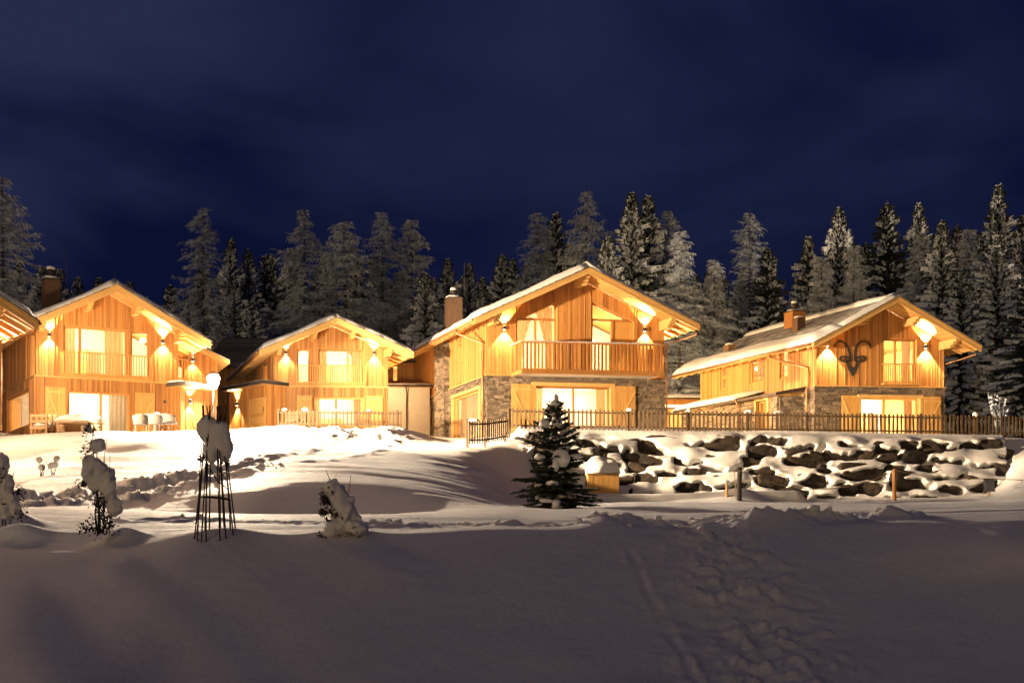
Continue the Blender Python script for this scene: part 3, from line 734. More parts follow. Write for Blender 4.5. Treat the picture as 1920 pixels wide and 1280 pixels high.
def chimney(h, a, b, ztop, w_=0.72, mat='rusted_steel', cap=True, snow=0.14):
    zb = h.zr - h.slope * abs(a - h.mid) - 0.3
    mb = MB(); mb.box(a - w_ / 2, a + w_ / 2, b, b + w_, zb, ztop, h.P)
    o = mb.build('chimney', mat, h.root)
    s_ = MB(); c = h.P(a, b + w_ / 2, ztop)
    s_.box(a - w_ / 2 - 0.04, a + w_ / 2 + 0.04, b - 0.04, b + w_ + 0.04, ztop + 0.002, ztop + 0.05, h.P, mat=1)
    if snow: s_.blob(c + Vector((0, 0, 0.05 + snow * 0.3)), (w_ * 0.57, w_ * 0.57, snow), seed=a, sub=3, amp=0.12, flat=-0.02)
    s_.tube([c + Vector((0, 0, 0.05)), c + Vector((0, 0, 0.3))], 0.12, 10, mat=1)
    s_.build('chimney_cap', ['snow_soft', 'dark_metal'], o, smooth=False)
    k = MB(); k.tube([c + Vector((0, 0, 0.30)), c + Vector((0, 0, 0.36)), c + Vector((0, 0, 0.50)), c + Vector((0, 0, 0.56))], [0.17, 0.22, 0.22, 0.10], 12, mat=1)
    k.blob(c + Vector((0, 0, 0.6)), (0.22, 0.22, 0.13), seed=4, sub=2, amp=0.1); k.build('chimney_cowl', ['snow_soft', 'dark_metal'], o, smooth=True)
def rod(h, a, b, z0, z1, lean=0.0):
    mb = MB(); mb.tube([h.P(a, b, z0), h.P(a + lean, b, z1)], 0.016, 5); mb.build('antenna_rod', 'dark_metal', h.root)
def shell(h, openF, openL=(), partition=4.2, lower_in='interior_wall', openR=()):
    """the four walls, floors and a partition, so that every window looks into a real room"""
    wall(h, 'F', 0, h.w, h.z0 - 0.5, h.top, openF, extra=[h.mid], mat='pine_panel')
    ev = h.top(0)
    wall(h, 'L', 0.225, h.L, h.z0 - 0.5, lambda u: ev, openL, name='side_wall')
    mb = MB(); mb.box(h.w - 0.22, h.w, 0.225, h.L, h.z0 - 0.5, ev, h.P); mb.build('side_wall', 'pine_panel', h.root)
    mb = MB()
    for q in columns([0.225, h.mid, h.w - 0.225], h.z0 - 0.5, h.top, []): piece(mb, h.to('B'), q, -0.22, 0.0)
    mb.build('back_wall', 'pine_panel', h.root)
    mb = MB()
    for q in columns([0.23, h.mid, h.w - 0.23], h.z0, h.top, []): piece(mb, lambda u, n, c: h.P(u, partition + n, c), q, 0.0, 0.1)
    mb.build('partition', 'interior_wall', h.root)
    mb = MB(); mb.box(0.23, h.w - 0.23, 0.24, h.L - 0.24, h.zt - 0.16, h.zt + 0.06, h.P); mb.box(0.23, h.w - 0.23, 0.24, h.L - 0.24, h.z0 - 0.1, h.z0 + 0.1, h.P)
    mb.build('floor_slab', 'interior_wall', h.root)
def band(h, pl, u0, u1, c, n0=0.0, n1=0.09, t=0.07, mat='pale_timber'):
    to = h.to(pl); mb = MB(); mb.box(u0, u1, n0, n1, c - t / 2, c + t / 2, lambda a, b, cc: to(a, b, cc)); mb.build('trim_board', mat, h.root)
def pipe(h, pts, r=0.05, mat='copper', name='downpipe'):
    mb = MB(); mb.tube(pts, r, 7); return mb.build(name, mat, h.root, smooth=True)
def cabinet(h, a, b, c, w_, d_, hh, mat='pine_panel', name='cabinet'):
    mb = MB(); mb.box(a, a + w_, b, b + d_, c, c + hh, h.P); mb.box(a + 0.04, a + w_ - 0.04, b - 0.02, b - 0.002, c + 0.05, c + hh * 0.48, h.P); mb.box(a + 0.04, a + w_ - 0.04, b - 0.02, b - 0.002, c + hh * 0.52, c + hh - 0.05, h.P)
    mb.build(name, mat, h.root)
def floor_lamp(h, a, b, c, hh=1.5):
    mb = MB(); k = h.P(a, b, c); mb.tube([k, k + Vector((0, 0, hh - 0.3))], 0.02, 6); mb.tube([k, k + Vector((0, 0, 0.03))], 0.14, 10)
    o = mb.build('floor_lamp', 'dark_metal', h.root)
    m2 = MB(); m2.tube([k + Vector((0, 0, hh - 0.32)), k + Vector((0, 0, hh))], [0.2, 0.14], 14); m2.build('lamp_shade', 'lit_shade', o, smooth=True)

# ---- chalet with the long upstairs railing, far left of centre
c1 = at(67, 704, 50)
H1 = Chalet('chalet', 'wooden chalet with a long upstairs railing, beside the glowing garden lamp', (c1.x, c1.y), (0.904, 0.427), (-0.59, 0.808), 6.44, 9.0, 4.5, 7.4, 11.75, 0.545, 1.3, 1.1, 0.8)
h = H1
a0, a1, cb, ct = h.rect('F', 119, 239, 614, 705); big = (a0, a1, h.zt + 0.12, ct)
b0_, b1_, _, bt = h.rect('F', 245, 281, 622, 705); dr = (b0_, b1_, h.zt + 0.12, bt)
l0, l1, _, lt = h.rect('F', 127, 243, 735, 812); low = (l0, l1, h.z0 + 0.12, lt)
s0_, s1_, sb, st_ = h.rect('L', 13, 55, 738, 805); sidew = (s0_, s1_, sb, st_)
shell(h, [big, dr, low], [sidew])
boards(h, 'F', 0, h.w, h.zt + 0.04, h.top, [big, dr], 'larch_boards', extra=[h.mid], n0=0.05)
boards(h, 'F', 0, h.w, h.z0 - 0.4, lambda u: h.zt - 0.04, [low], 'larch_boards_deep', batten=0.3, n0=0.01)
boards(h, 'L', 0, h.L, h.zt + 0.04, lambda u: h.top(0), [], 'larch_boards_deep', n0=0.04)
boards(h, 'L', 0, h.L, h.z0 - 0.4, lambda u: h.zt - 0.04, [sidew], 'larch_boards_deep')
band(h, 'F', -0.08, h.w + 0.08, h.zt); band(h, 'L', 0.0, h.L, h.zt)
um = h.px('F', 151, 650)[0]
window(h, 'F', *big, mull=[um], curtains=[(big[0] + 0.1, big[0] + 0.6, 0), (big[1] - 0.95, big[1] - 0.1, 0)], cmat='curtain_linen')
window(h, 'F', *dr)
um = h.px('F', 190, 770)[0]
window(h, 'F', *low, mull=[um], curtains=[(low[1] - 0.85, low[1] - 0.05, 0)], cmat='curtain_grey', fw=0.09, mat='larch_boards')
window(h, 'L', *sidew, curtains=[(sidew[0] + 0.05, sidew[0] + 0.5, 0)])
r0, _, rb, rt = h.rect('F', 117, 287, 662, 709)
railing(h, 'F', h.px('F', 118, 680, 0.2)[0], h.px('F', 287, 680, 0.2)[0], h.zt + 0.14, h.zt + 1.24, n=0.2)
shutter(h, 'F', *[v for v in (h.rect('F', 84, 122, 729, 800)[0], h.rect('F', 84, 122, 729, 800)[1])], h.z0 + 0.1, lt + 0.12)
q = h.rect('F', 252, 289, 738, 803); shutter(h, 'F', q[0], q[1], h.z0 + 0.1, lt + 0.08, flip=True)
sconce(h, 'F', *h.px('F', 91, 628)); sconce(h, 'F', *h.px('F', 304, 640))
roof(h, [(0.12, 0.24, 0.42), (2.15, 0.22, 0.36), (4.3, 0.22, 0.36), (h.w - 0.12, 0.24, 0.42)], seed=2)
chimney(h, 1.3, 2.6, 12.55, 0.7); rod(h, 1.9, 2.5, 10.5, 14.2); rod(h, h.mid, -0.6, 11.7, 12.35, 0.1)
room_light(h, 2.0, 2.2, h.zt + 1.9, 420); room_light(h, 5.3, 1.8, h.zt + 1.9, 240); room_light(h, 3.0, 2.2, h.z0 + 1.9, 480); room_light(h, 2.2, 6.2, h.z0 + 1.9, 300)
cabinet(h, 1.6, 3.3, h.zt + 0.06, 1.5, 0.5, 1.9, name='wardrobe'); cabinet(h, 2.0, 3.4, h.z0 + 0.1, 1.9, 0.5, 0.9, 'sofa_fabric', name='sofa'); floor_lamp(h, 2.3, 3.1, h.z0 + 0.1)
for (x_, y_) in ((308, 753), (308, 782)):
    u, c = h.px('F', x_, y_); mb = MB(); mb.box(u - 0.06, u + 0.06, 0.06, 0.11, c - 0.07, c + 0.07, lambda a, b, cc: h.to('F')(a, b, cc)); mb.build('wall_socket', 'dark_metal', h.root)

# ---- chalet in the middle distance behind the small picket fence
c2 = at(515, 724, 61)
H2 = Chalet('chalet', 'smaller wooden chalet at the back, behind the short dark picket fence', (c2.x, c2.y), (0.9975, 0.07), (-0.39, 0.921), 6.43, 10.0, 6.0, 8.42, 12.15, 0.44, 1.3, 1.1, 0.8)
h = H2
q1 = h.rect('F', 557, 582, 655, 718); d1 = (q1[0], q1[1], h.zt + 0.14, q1[3])
q2 = h.rect('F', 597, 681, 655, 718); w1 = (q2[0], q2[1], h.zt + 0.14, q2[3])
q3 = h.rect('F', 587, 682, 745, 800); lw = (q3[0], q3[1], h.z0 + 0.12, q3[3])
q4 = h.rect('L', 493, 501, 680, 716); sw2 = (q4[0], q4[1], q4[2], q4[3])
shell(h, [d1, w1, lw], [sw2])
boards(h, 'F', 0, h.w, h.zt + 0.04, h.top, [d1, w1], 'larch_boards', extra=[h.mid], n0=0.05)
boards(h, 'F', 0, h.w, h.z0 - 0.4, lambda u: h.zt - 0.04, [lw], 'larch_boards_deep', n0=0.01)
boards(h, 'L', 0, h.L, h.z0 - 0.4, lambda u: h.top(0), [sw2], 'larch_boards')
band(h, 'F', -0.08, h.w + 0.08, h.zt)
window(h, 'F', *d1); window(h, 'F', *w1, mull=[h.px('F', 653, 690)[0]], curtains=[(w1[0] + 0.1, w1[0] + 0.55, 0), (w1[1] - 0.6, w1[1] - 0.08, 0)])
window(h, 'F', *lw, mull=[h.px('F', 631, 770)[0]], curtains=[(lw[0] + 0.1, lw[0] + 0.45, 0), (lw[1] - 0.5, lw[1] - 0.08, 0)], mat='larch_boards')
window(h, 'L', *sw2)
railing(h, 'F', h.px('F', 556, 700, 0.2)[0], h.px('F', 686, 700, 0.2)[0], h.zt + 0.14, h.zt + 1.22, n=0.2)
q = h.rect('F', 556, 584, 740, 800); shutter(h, 'F', q[0], q[1], h.z0 + 0.1, lw[3] + 0.1)
q = h.rect('F', 686, 717, 740, 800); shutter(h, 'F', q[0], q[1], h.z0 + 0.1, lw[3] + 0.1, flip=True)
sconce(h, 'F', *h.px('F', 535, 661)); sconce(h, 'F', *h.px('F', 700, 662))
roof(h, [(0.12, 0.24, 0.42), (2.1, 0.22, 0.36), (4.25, 0.22, 0.36), (h.w - 0.12, 0.24, 0.42)], seed=5)
chimney(h, 3.5, 3.6, 12.25, 0.5, snow=0.1); rod(h, 3.0, 3.0, 12, 13.6)
room_light(h, 2.2, 2.2, h.zt + 1.7, 380); room_light(h, 4.6, 2.0, h.zt + 1.7, 260); room_light(h, 3.5, 2.2, h.z0 + 1.7, 480)
cabinet(h, 2.7, 3.4, h.zt + 0.06, 1.2, 0.5, 1.7, name='wardrobe'); cabinet(h, 3.0, 2.6, h.z0 + 0.1, 1.6, 0.7, 0.75, name='table')

# ---- large stone and timber chalet with the projecting balcony
c3 = at(914, 703, 57)
H3 = Chalet('chalet', 'large stone and timber chalet with the projecting wooden balcony', (c3.x, c3.y), (0.990, 0.141), (-0.378, 0.926), 9.72, 14.2, 5.1, 8.46, 14.05, 0.47, 1.5, 1.2, 1.3)
h = H3
def sl(p, q):
    (ua, za), (ub, zb) = h.px('F', *p), h.px('F', *q)
    return ua, ub, (lambda u: za + (zb - za) * (u - ua) / (ub - ua))
ua, ub, f_ = sl((967, 600), (1044, 564)); pl_ = (ua, ub, h.zt + 0.14, f_)
va, vb, g_ = sl((1109, 566), (1188, 603)); pr_ = (va, vb, h.zt + 0.14, g_)
q = h.rect('F', 1003, 1143, 725, 812); lw = (q[0], q[1], h.z0 + 0.12, q[3])
q = h.rect('L', 853, 902, 738, 818); ls1 = (q[0], q[1], h.z0 + 0.28, q[3])
q = h.rect('L', 780, 800, 766, 816); ls2 = (q[0], q[1], q[2], q[3])
q = h.rect('L', 858, 866, 645, 716); ls3 = (q[0], q[1], q[2], q[3])
br0, br1 = h.px('L', 843, 730)[0], h.px('L', 825, 730)[0]
shell(h, [pl_, pr_, lw], [ls1, ls2, ls3], partition=5.2)
boards(h, 'F', 0, h.w, h.zt + 0.04, h.top, [pl_, pr_], 'larch_boards', extra=[h.mid], wmin=0.12, wmax=0.2, batten=0.2, n0=0.01)
boards(h, 'L', 0, h.L, h.zt + 0.04, lambda u: h.top(0), [ls3, (br0, br1, 0, 99)], 'larch_boards', wmin=0.12, wmax=0.18, batten=0.15)
um = h.px('F', 1005, 630)[0]; tz = h.px('F', 1005, 598)[1]
window(h, 'F', *pl_, mull=[um], trans=tz, curtains=[(pl_[0] + 0.1, um - 0.05, 1), (um + 0.1, pl_[1] - 0.1, -1)], fw=0.1)
um = h.px('F', 1149, 630)[0]; tz2 = h.px('F', 1149, 600)[1]
window(h, 'F', *pr_, mull=[um], trans=tz2, fw=0.1, panel=1)
window(h, 'F', *lw, mull=[h.px('F', 1076, 770)[0]], curtains=[(lw[0] + 0.1, lw[0] + 0.55, 0), (lw[1] - 0.6, lw[1] - 0.1, 0)], casing=0.22, mat='larch_boards')
window(h, 'L', *ls1, casing=0.2, curtains=[(ls1[1] - 0.9, ls1[1] - 0.1, 0)]); window(h, 'L', *ls2, casing=0.1); window(h, 'L', *ls3, trans=(ls3[2] * 0.45 + ls3[3] * 0.55))
q = h.rect('F', 957, 997, 724, 812); shutter(h, 'F', q[0], q[1], h.z0 + 0.15, lw[3] + 0.08, n=0.13)
q = h.rect('F', 1150, 1189, 724, 812); shutter(h, 'F', q[0], q[1], h.z0 + 0.15, lw[3] + 0.08, n=0.13, flip=True)
q = h.rect('L', 803, 812, 762, 806); shutter(h, 'L', q[0] - 0.02, q[1] - 0.04, ls2[2], ls2[3], n=0.16, flip=True)
q = h.rect('L', 771, 778, 768, 816); shutter(h, 'L', q[0] + 0.04, min(q[1], h.L), ls2[2], ls2[3], n=0.16)
# stone storey: mortar backing with every block on it
mt = MB(); to = h.to('F')
for q in columns(cuts(-0.0, h.w, [lw]), h.z0 - 0.5, lambda u: h.zt - 0.03, [lw]): piece(mt, to, q, 0.003, 0.03)
to = h.to('L')
for q in columns(cuts(-0.03, h.L, [ls1, ls2]), h.z0 - 0.5, lambda u: h.zt - 0.03, [ls1, ls2]): piece(mt, to, q, 0.003, 0.03)
mt.box(br0, br1, 0.03, 0.32, h.z0 - 0.5, h.top(0) - 0.15, lambda a, b, c: to(a, b, c))
sw = mt.build('stone_wall', 'mortar', h.root)
cas = lambda o, k=0.23: (o[0] - k, o[1] + k, o[2] - 0.1, o[3] + k)
blk = masonry(h, 'F', -0.08, h.w + 0.08, h.z0 - 0.35, lambda u: h.zt - 0.04, [cas(lw)], sw, n0=0.028, nscale=1.0)
blk += masonry(h, 'L', -0.05, h.L, h.z0 - 0.35, lambda u: h.zt - 0.04, [cas(ls1, 0.2), cas(ls2, 0.1), (br0, br1, 0, 99)], sw, n0=0.028)
ch_ = masonry(h, 'L', br0 - 0.03, br1 + 0.03, h.z0 - 0.35, lambda u: h.top(0) - 0.17, [], sw, n0=0.31)
blk += [(a, [p - h.f * 0.29 for p in pts]) if False else (a, pts) for a, pts in ch_]
# push the chimney-breast stones out to its face and clothe its near flank too
out_ = []
for a, pts in ch_:
    for i in (0, 1, 4, 5): pts[i] = pts[i] - h.f * 0.28
c_ = h.z0 - 0.35
while c_ < h.top(0) - 0.3:
    ht = R.uniform(0.1, 0.2); n_ = 0.02
    while n_ < 0.34:
        ln = min(R.uniform(0.12, 0.3), 0.36 - n_)
        p = lambda u, n, c: h.P(-n, u, c)
        d_ = 0.03 + R.uniform(0, 0.03); g = 0.008
        blk.append((ht * ln, [p(br0 - d_, n_ + ln - g, c_ + g), p(br0 - d_, n_ + g, c_ + g), p(br0 + 0.02, n_ + g, c_ + g), p(br0 + 0.02, n_ + ln - g, c_ + g),
                              p(br0 - d_, n_ + ln - g, c_ + ht - g), p(br0 - d_, n_ + g, c_ + ht - g), p(br0 + 0.02, n_ + g, c_ + ht - g), p(br0 + 0.02, n_ + ln - g, c_ + ht - g)]))
        n_ += ln
    c_ += ht
place_stones(h, sw, blk)
band(h, 'F', -0.12, h.w + 0.12, h.zt, n1=0.13, t=0.05); band(h, 'L', 0.0, br0 - 0.05, h.zt, n1=0.12, t=0.05); band(h, 'L', br1 + 0.02, h.L, h.zt, n1=0.12, t=0.05)
sconce(h, 'F', *h.px('F', 944, 615), power=75); sconce(h, 'F', *h.px('F', 1207, 618), power=75)
roof(h, [(0.14, 0.28, 0.5), (h.mid, 0.28, 0.5), (h.w - 0.14, 0.28, 0.5)], snow=0.30, seed=8)
chimney(h, 1.0, 8.2, 14.3, 0.82, snow=0.16); rod(h, 1.6, 8.4, 12.2, 16.6); rod(h, h.mid + 0.1, -0.5, 14.0, 14.7, 0.12)
room_light(h, 2.4, 2.6, h.zt + 2.0, 520); room_light(h, 6.9, 2.6, h.zt + 2.0, 560); room_light(h, 3.4, 2.6, h.z0 + 2.1, 520); room_light(h, 6.2, 2.8, h.z0 + 2.1, 420)
room_light(h, 2.2, 8.5, h.z0 + 2.0, 420); room_light(h, 1.6, 11.9, h.z0 + 2.0, 260)
cabinet(h, 3.2, 4.5, h.z0 + 0.1, 0.7, 0.4, 2.1, name='cupboard'); cabinet(h, 5.6, 3.4, h.z0 + 0.1, 1.6, 0.8, 1.0, name='sideboard'); cabinet(h, 1.2, 4.2, h.zt + 0.06, 2.2, 0.7, 0.8, 'sofa_fabric', name='bed')
# balcony
bl = h.px('F', 979, 640, 1.55)[0]; brr = h.px('F', 1241, 640, 1.55)[0]; bd = 1.55; zb = h.zt + 0.16
mb = MB(); mb.box(bl + 0.03, brr - 0.03, -bd + 0.03, -0.13, zb - 0.20, zb - 0.05, h.P); bal = mb.build('balcony', 'plaster', h.root)
mb = MB()
for i in range(11): mb.box(bl + 0.04, brr - 0.04, -bd + 0.04 + i * 0.128, -bd + 0.16 + i * 0.128, zb - 0.048, zb - 0.02, h.P)
mb.build('deck_boards', 'pine_panel', bal)
mb = MB()
for (x0, x1, y0, y1) in ((bl - 0.02, brr + 0.02, -bd - 0.02, -bd + 0.028), (bl - 0.02, bl + 0.028, -bd + 0.03, -0.02), (brr - 0.028, brr + 0.02, -bd + 0.03, -0.02)):
    mb.box(x0, x1, y0, y1, zb - 0.24, zb + 0.02, h.P)
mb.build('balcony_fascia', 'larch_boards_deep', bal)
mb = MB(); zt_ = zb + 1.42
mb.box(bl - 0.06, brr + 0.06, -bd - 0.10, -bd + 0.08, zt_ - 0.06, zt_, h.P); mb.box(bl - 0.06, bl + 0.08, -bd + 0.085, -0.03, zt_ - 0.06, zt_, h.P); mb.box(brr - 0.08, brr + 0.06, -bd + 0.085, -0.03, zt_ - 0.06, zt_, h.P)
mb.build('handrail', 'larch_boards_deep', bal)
mb = MB()
for (p, q) in (((bl, -bd), (brr, -bd)), ((bl, -bd), (bl, -0.1))):
    k = 60; vs_, fs = [], []
    for i in range(k + 1):
        t = i / k; a, b = p[0] + (q[0] - p[0]) * t, p[1] + (q[1] - p[1]) * t
        e = math.sqrt(min(1, min(t, 1 - t) * 14 + 0.1)); th = (0.075 + 0.03 * mnoise.noise(Vector((a * 1.7, b, 3)))) * e
        for (o_, z_) in ((-0.085, 0.004), (-0.07, 0.7), (0, 1.0), (0.06, 0.7), (0.07, 0.004)):
            if q[1] == p[1]: vs_.append(h.P(a, b + o_, zt_ + 0.004 + th * z_))
            else: vs_.append(h.P(a + o_, b, zt_ + 0.004 + th * z_))
    for i in range(k):
        for j in range(4): fs.append((i * 5 + j, i * 5 + j + 1, (i + 1) * 5 + j + 1, (i + 1) * 5 + j))
    mb.add(vs_, fs)
mb.build('rail_snow', 'snow_soft', bal, smooth=True)
bb = MB(); bb.box(0, 0.105, -bd - 0.06, -bd - 0.025, zb - 0.02, zt_ - 0.061, lambda a, b, c: h.P(bl + a, b, c), tone=0.0); f0 = bb.build('baluster', 'larch_boards_deep', bal)
k = 37; stp = (brr - bl - 0.105) / k
for i in range(1, k + 1): o = f0.copy(); COL.objects.link(o); o.parent = bal; o.location = h.f * (stp * i)
for aa, s_ in ((bl - 0.055, 0.03), (brr + 0.025, 0.03)):
    bb = MB(); bb.box(aa, aa + s_, 0, 0.10, zb - 0.02, zt_ - 0.061, lambda a, b, c: h.P(a, -bd + 0.1 + b, c), tone=0.0); f1 = bb.build('baluster', 'larch_boards_deep', bal)
    for i in range(1, 8): o = f1.copy(); COL.objects.link(o); o.parent = bal; o.location = h.s * (0.18 * i)
# rain pipes
ez = h.eave() - 0.12; el = -h.os - 0.09
pipe(h, [h.P(el, 1.2, ez), h.P(el + 0.05, 1.2, ez - 0.22), h.P(-0.17, 0.25, h.zt + 1.75), h.P(-0.17, 0.22, h.zt + 1.5), h.P(-0.17, 0.22, h.zt + 0.45), h.P(-0.22, 0.12, h.zt + 0.12), h.P(-0.22, 0.12, h.z0 - 0.2)], 0.06)
er = h.w + h.os + 0.09
pipe(h, [h.P(er, -1.0, ez), h.P(er - 0.02, -1.0, ez - 0.35), h.P(h.w + 0.14, -0.05, ez - 0.75), h.P(h.w + 0.14, -0.05, h.z0)], 0.055)
def fill_lamp(h, pl, u, c, power, name='added_fill_lamp'):  # added fill lamp with a wall fitting, on walls out of view
    to = h.to(pl); mb = MB(); mb.box(u - 0.09, u + 0.09, 0.04, 0.2, c - 0.07, c + 0.07, lambda a, b, cc: to(a, b, cc)); o = mb.build(name, 'dark_metal', h.root)
    mb = MB(); mb.box(u - 0.07, u + 0.07, 0.203, 0.209, c - 0.05, c + 0.05, lambda a, b, cc: to(a, b, cc)); mb.build('lamp_lens', 'lit_bulb', o)
    lamp('POINT', h.C + to(u, 0.32, c), power, SCONCE_COL, 0.08, name='added_fill_lamp_light')
fill_lamp(H3, 'R', 3.0, H3.zt + 0.9, 3600); fill_lamp(H3, 'R', 8.0, H3.zt + 0.9, 3600)  # both added to brighten the ibex chalet's left side
fill_lamp(H2, 'R', 1.9, H2.zt + 0.3, 260)  # added to brighten the white plastered annex
# ---- chalet with the ibex emblem
c4 = at(1528, 723, 60)
H4 = Chalet('chalet', 'stone and timber chalet with a horned ibex emblem on its gable', (c4.x, c4.y), (0.995, 0.1), (-0.433, 0.901), 7.54, 10.8, 5.1, 8.31, 13.15, 0.545, 1.4, 1.1, 1.4)
h = H4
q = h.rect('F', 1656, 1718, 636, 715); uw = (q[0], q[1], h.zt + 0.14, q[3])
q = h.rect('F', 1612, 1722, 746, 812); lw = (q[0], q[1], h.z0 + 0.12, q[3])
q = h.rect('L', 1463, 1477, 656, 708); s1w = (q[0], q[1], q[2], q[3])
q = h.rect('L', 1406, 1435, 675, 718); s2w = (q[0], q[1], q[2], q[3])
q = h.rect('L', 1351, 1362, 685, 730); s3w = (q[0], q[1], q[2], q[3])
shell(h, [uw, lw], [s1w, s2w, s3w])
boards(h, 'F', 0, h.w, h.zt + 0.04, h.top, [uw], 'larch_boards', extra=[h.mid], wmin=0.12, wmax=0.18, batten=0.2, n0=0.01)
boards(h, 'L', 0, h.L, h.zt - 0.2, lambda u: h.top(0), [s1w, s2w, s3w], 'larch_boards', wmin=0.12, wmax=0.18, batten=0.15)
window(h, 'F', *uw, mull=[h.px('F', 1680, 670)[0]], curtains=[(uw[1] - 0.6, uw[1] - 0.1, 0)], mat='larch_boards')
window(h, 'F', *lw, mull=[h.px('F', 1659, 770)[0]], curtains=[(lw[1] - 0.6, lw[1] - 0.1, 0)], casing=0.18, mat='pine_panel')
for o_ in (s1w, s3w): window(h, 'L', *o_, trans=(o_[2] + o_[3]) / 2)
window(h, 'L', *s2w, curtains=[(s2w[0] + 0.1, s2w[1] - 0.2, 0)])
railing(h, 'F', h.px('F', 1656, 690, 0.2)[0], h.px('F', 1727, 690, 0.2)[0], h.zt + 0.2, h.zt + 1.3, n=0.2)
q = h.rect('F', 1575, 1605, 742, 812); shutter(h, 'F', q[0], q[1], h.z0 + 0.1, lw[3] + 0.1, n=0.13)
q = h.rect('F', 1729, 1760, 742, 812); shutter(h, 'F', q[0], q[1], h.z0 + 0.1, lw[3] + 0.1, n=0.13, flip=True)
mt = MB(); to = h.to('F')
for q in columns(cuts(-0.05, h.w + 0.05, [lw]), h.z0 - 0.5, lambda u: h.zt - 0.03, [lw]): piece(mt, to, q, 0.003, 0.03)
mt.box(h.w + 0.003, h.w + 0.06, 0.05, 3.0, h.z0 - 0.5, h.zt - 0.04, h.P)
# lean-to along the left flank
lb0, lb1, ln_ = 0.9, 10.4, 1.5; lz = h.zt - 0.12
q = h.rect('L', 1463, 1484, 752, 800); lwin = (q[0] - 0.25, q[1] - 0.25, h.z0 + 0.3, q[3] + 0.0)
mt.box(-0.03, -0.003, -0.05, lb0, h.z0 - 0.5, h.zt - 0.04, h.P)
tl = h.to('L')
for q in columns(cuts(lb0, lb1, [lwin]), h.z0 - 0.5, lambda u: lz - 0.35, [lwin]): piece(mt, tl, q, ln_ - 0.25, ln_)
mt.box(-ln_, -0.03, lb0, lb0 + 0.2, h.z0 - 0.5, lz - 0.35, h.P)
sw = mt.build('stone_wall', 'mortar', h.root)
blk = masonry(h, 'F', -0.08, h.w + 0.08, h.z0 - 0.35, lambda u: h.zt - 0.04, [(lw[0] - 0.18, lw[1] + 0.18, lw[2] - 0.1, lw[3] + 0.17)], sw, n0=0.028, long=1.25, nscale=0.9)
bk2 = masonry(h, 'L', lb0, lb1, h.z0 - 0.35, lambda u: lz - 0.36, [(lwin[0] - 0.15, lwin[1] + 0.15, lwin[2] - 0.1, lwin[3] + 0.15)], sw, n0=0.0, long=1.2)
blk += [(a, [p - h.f * ln_ for p in pts]) for a, pts in bk2]
blk += masonry(h, 'L', -0.05, lb0, h.z0 - 0.35, lambda u: h.zt - 0.04, [], sw, n0=0.028)
fl_ = masonry(h, 'F', -ln_, -0.1, h.z0 - 0.35, lambda u: lz - 0.36, [], sw, n0=0.0)
blk += [(a, [p + h.s * lb0 for p in pts]) for a, pts in fl_]
place_stones(h, sw, blk)
sh_root = h.root
class Off:      # the lean-to's outer face, for the window helper
    pass
H4L = Off(); H4L.root = h.root; H4L.z0 = h.z0; H4L.P = h.P; H4L.to = lambda pl: (lambda u, n, c: h.P(-ln_ - n, u, c))
window(H4L, 'L', *lwin, casing=0.13, mat='pine_panel')
mb = MB(); mb.hexa([h.P(-ln_ - 0.35, lb0 - 0.3, lz - 0.36), h.P(-0.05, lb0 - 0.3, lz - 0.02), h.P(-0.05, lb1 + 0.3, lz - 0.02), h.P(-ln_ - 0.35, lb1 + 0.3, lz - 0.36),
                    h.P(-ln_ - 0.35, lb0 - 0.3, lz - 0.18), h.P(-0.05, lb0 - 0.3, lz + 0.16), h.P(-0.05, lb1 + 0.3, lz + 0.16), h.P(-ln_ - 0.35, lb1 + 0.3, lz - 0.18)])
lr = mb.build('lean_to_roof', 'dark_metal', h.root)
mb = MB(); k = 30; vs_, fs = [], []
for i in range(k + 1):
    t = i / k; b = lb0 + 3.4 + (lb1 + 0.35 - lb0 - 3.4) * t; e = math.sqrt(min(1, t * 6 + 0.02)) * math.sqrt(min(1, (1 - t) * 12 + 0.05))
    for (o_, th) in ((-ln_ - 0.42, 0.0), (-ln_ - 0.43, 0.16), (-ln_ - 0.3, 0.25), (-0.8, 0.24), (-0.06, 0.2)):
        base = lz - 0.18 + (o_ + ln_ + 0.35) * 0.2615
        vs_.append(h.P(o_, b, base + 0.006 + th * e * (1 + 0.2 * mnoise.noise(Vector((b, o_, 2))))))
for i in range(k):
    for j in range(4): fs.append((i * 5 + j, i * 5 + j + 1, (i + 1) * 5 + j + 1, (i + 1) * 5 + j))
fs += [tuple(range(5)), tuple(k * 5 + j for j in range(4, -1, -1))]
mb.add(vs_, fs); mb.build('roof_snow', 'snow_soft', lr, smooth=True)
band(h, 'F', -0.12, h.w + 0.12, h.zt, n1=0.13, t=0.05)
sconce(h, 'F', *h.px('F', 1549, 646), power=150); sconce(h, 'F', *h.px('F', 1733, 650), power=150)
mb = MB(); p = h.P(-ln_ + 0.25, lb1 + 0.16, lz - 0.75); mb.blob(p, (0.1, 0.1, 0.13), 1, 2, 0.0); mb.build('porch_lamp', 'lit_bulb', h.root, smooth=True)
lamp('POINT', h.C + p + h.s * 0.3, 500, SCONCE_COL, 0.1, name='porch_lamp_light')
roof(h, [(0.14, 0.26, 0.46), (2.35, 0.24, 0.40), (5.2, 0.24, 0.40), (h.w - 0.14, 0.26, 0.46)], snow=0.24, bare_left=True, seed=11)
chimney(h, 3.4, 6.2, 13.75, 0.8, mat='larch_boards', snow=0.1)
room_light(h, 5.3, 2.2, h.zt + 1.9, 480); room_light(h, 2.0, 2.4, h.zt + 1.9, 300); room_light(h, 4.2, 2.3, h.z0 + 2.0, 1300); room_light(h, 1.6, 7.5, h.zt + 1.6, 380)
mb_ = h.W(-ln_ + 0.6, 2.6, h.z0 + 1.8); lamp('POINT', mb_, 90, ROOM_COL, 0.1, name='room_light')
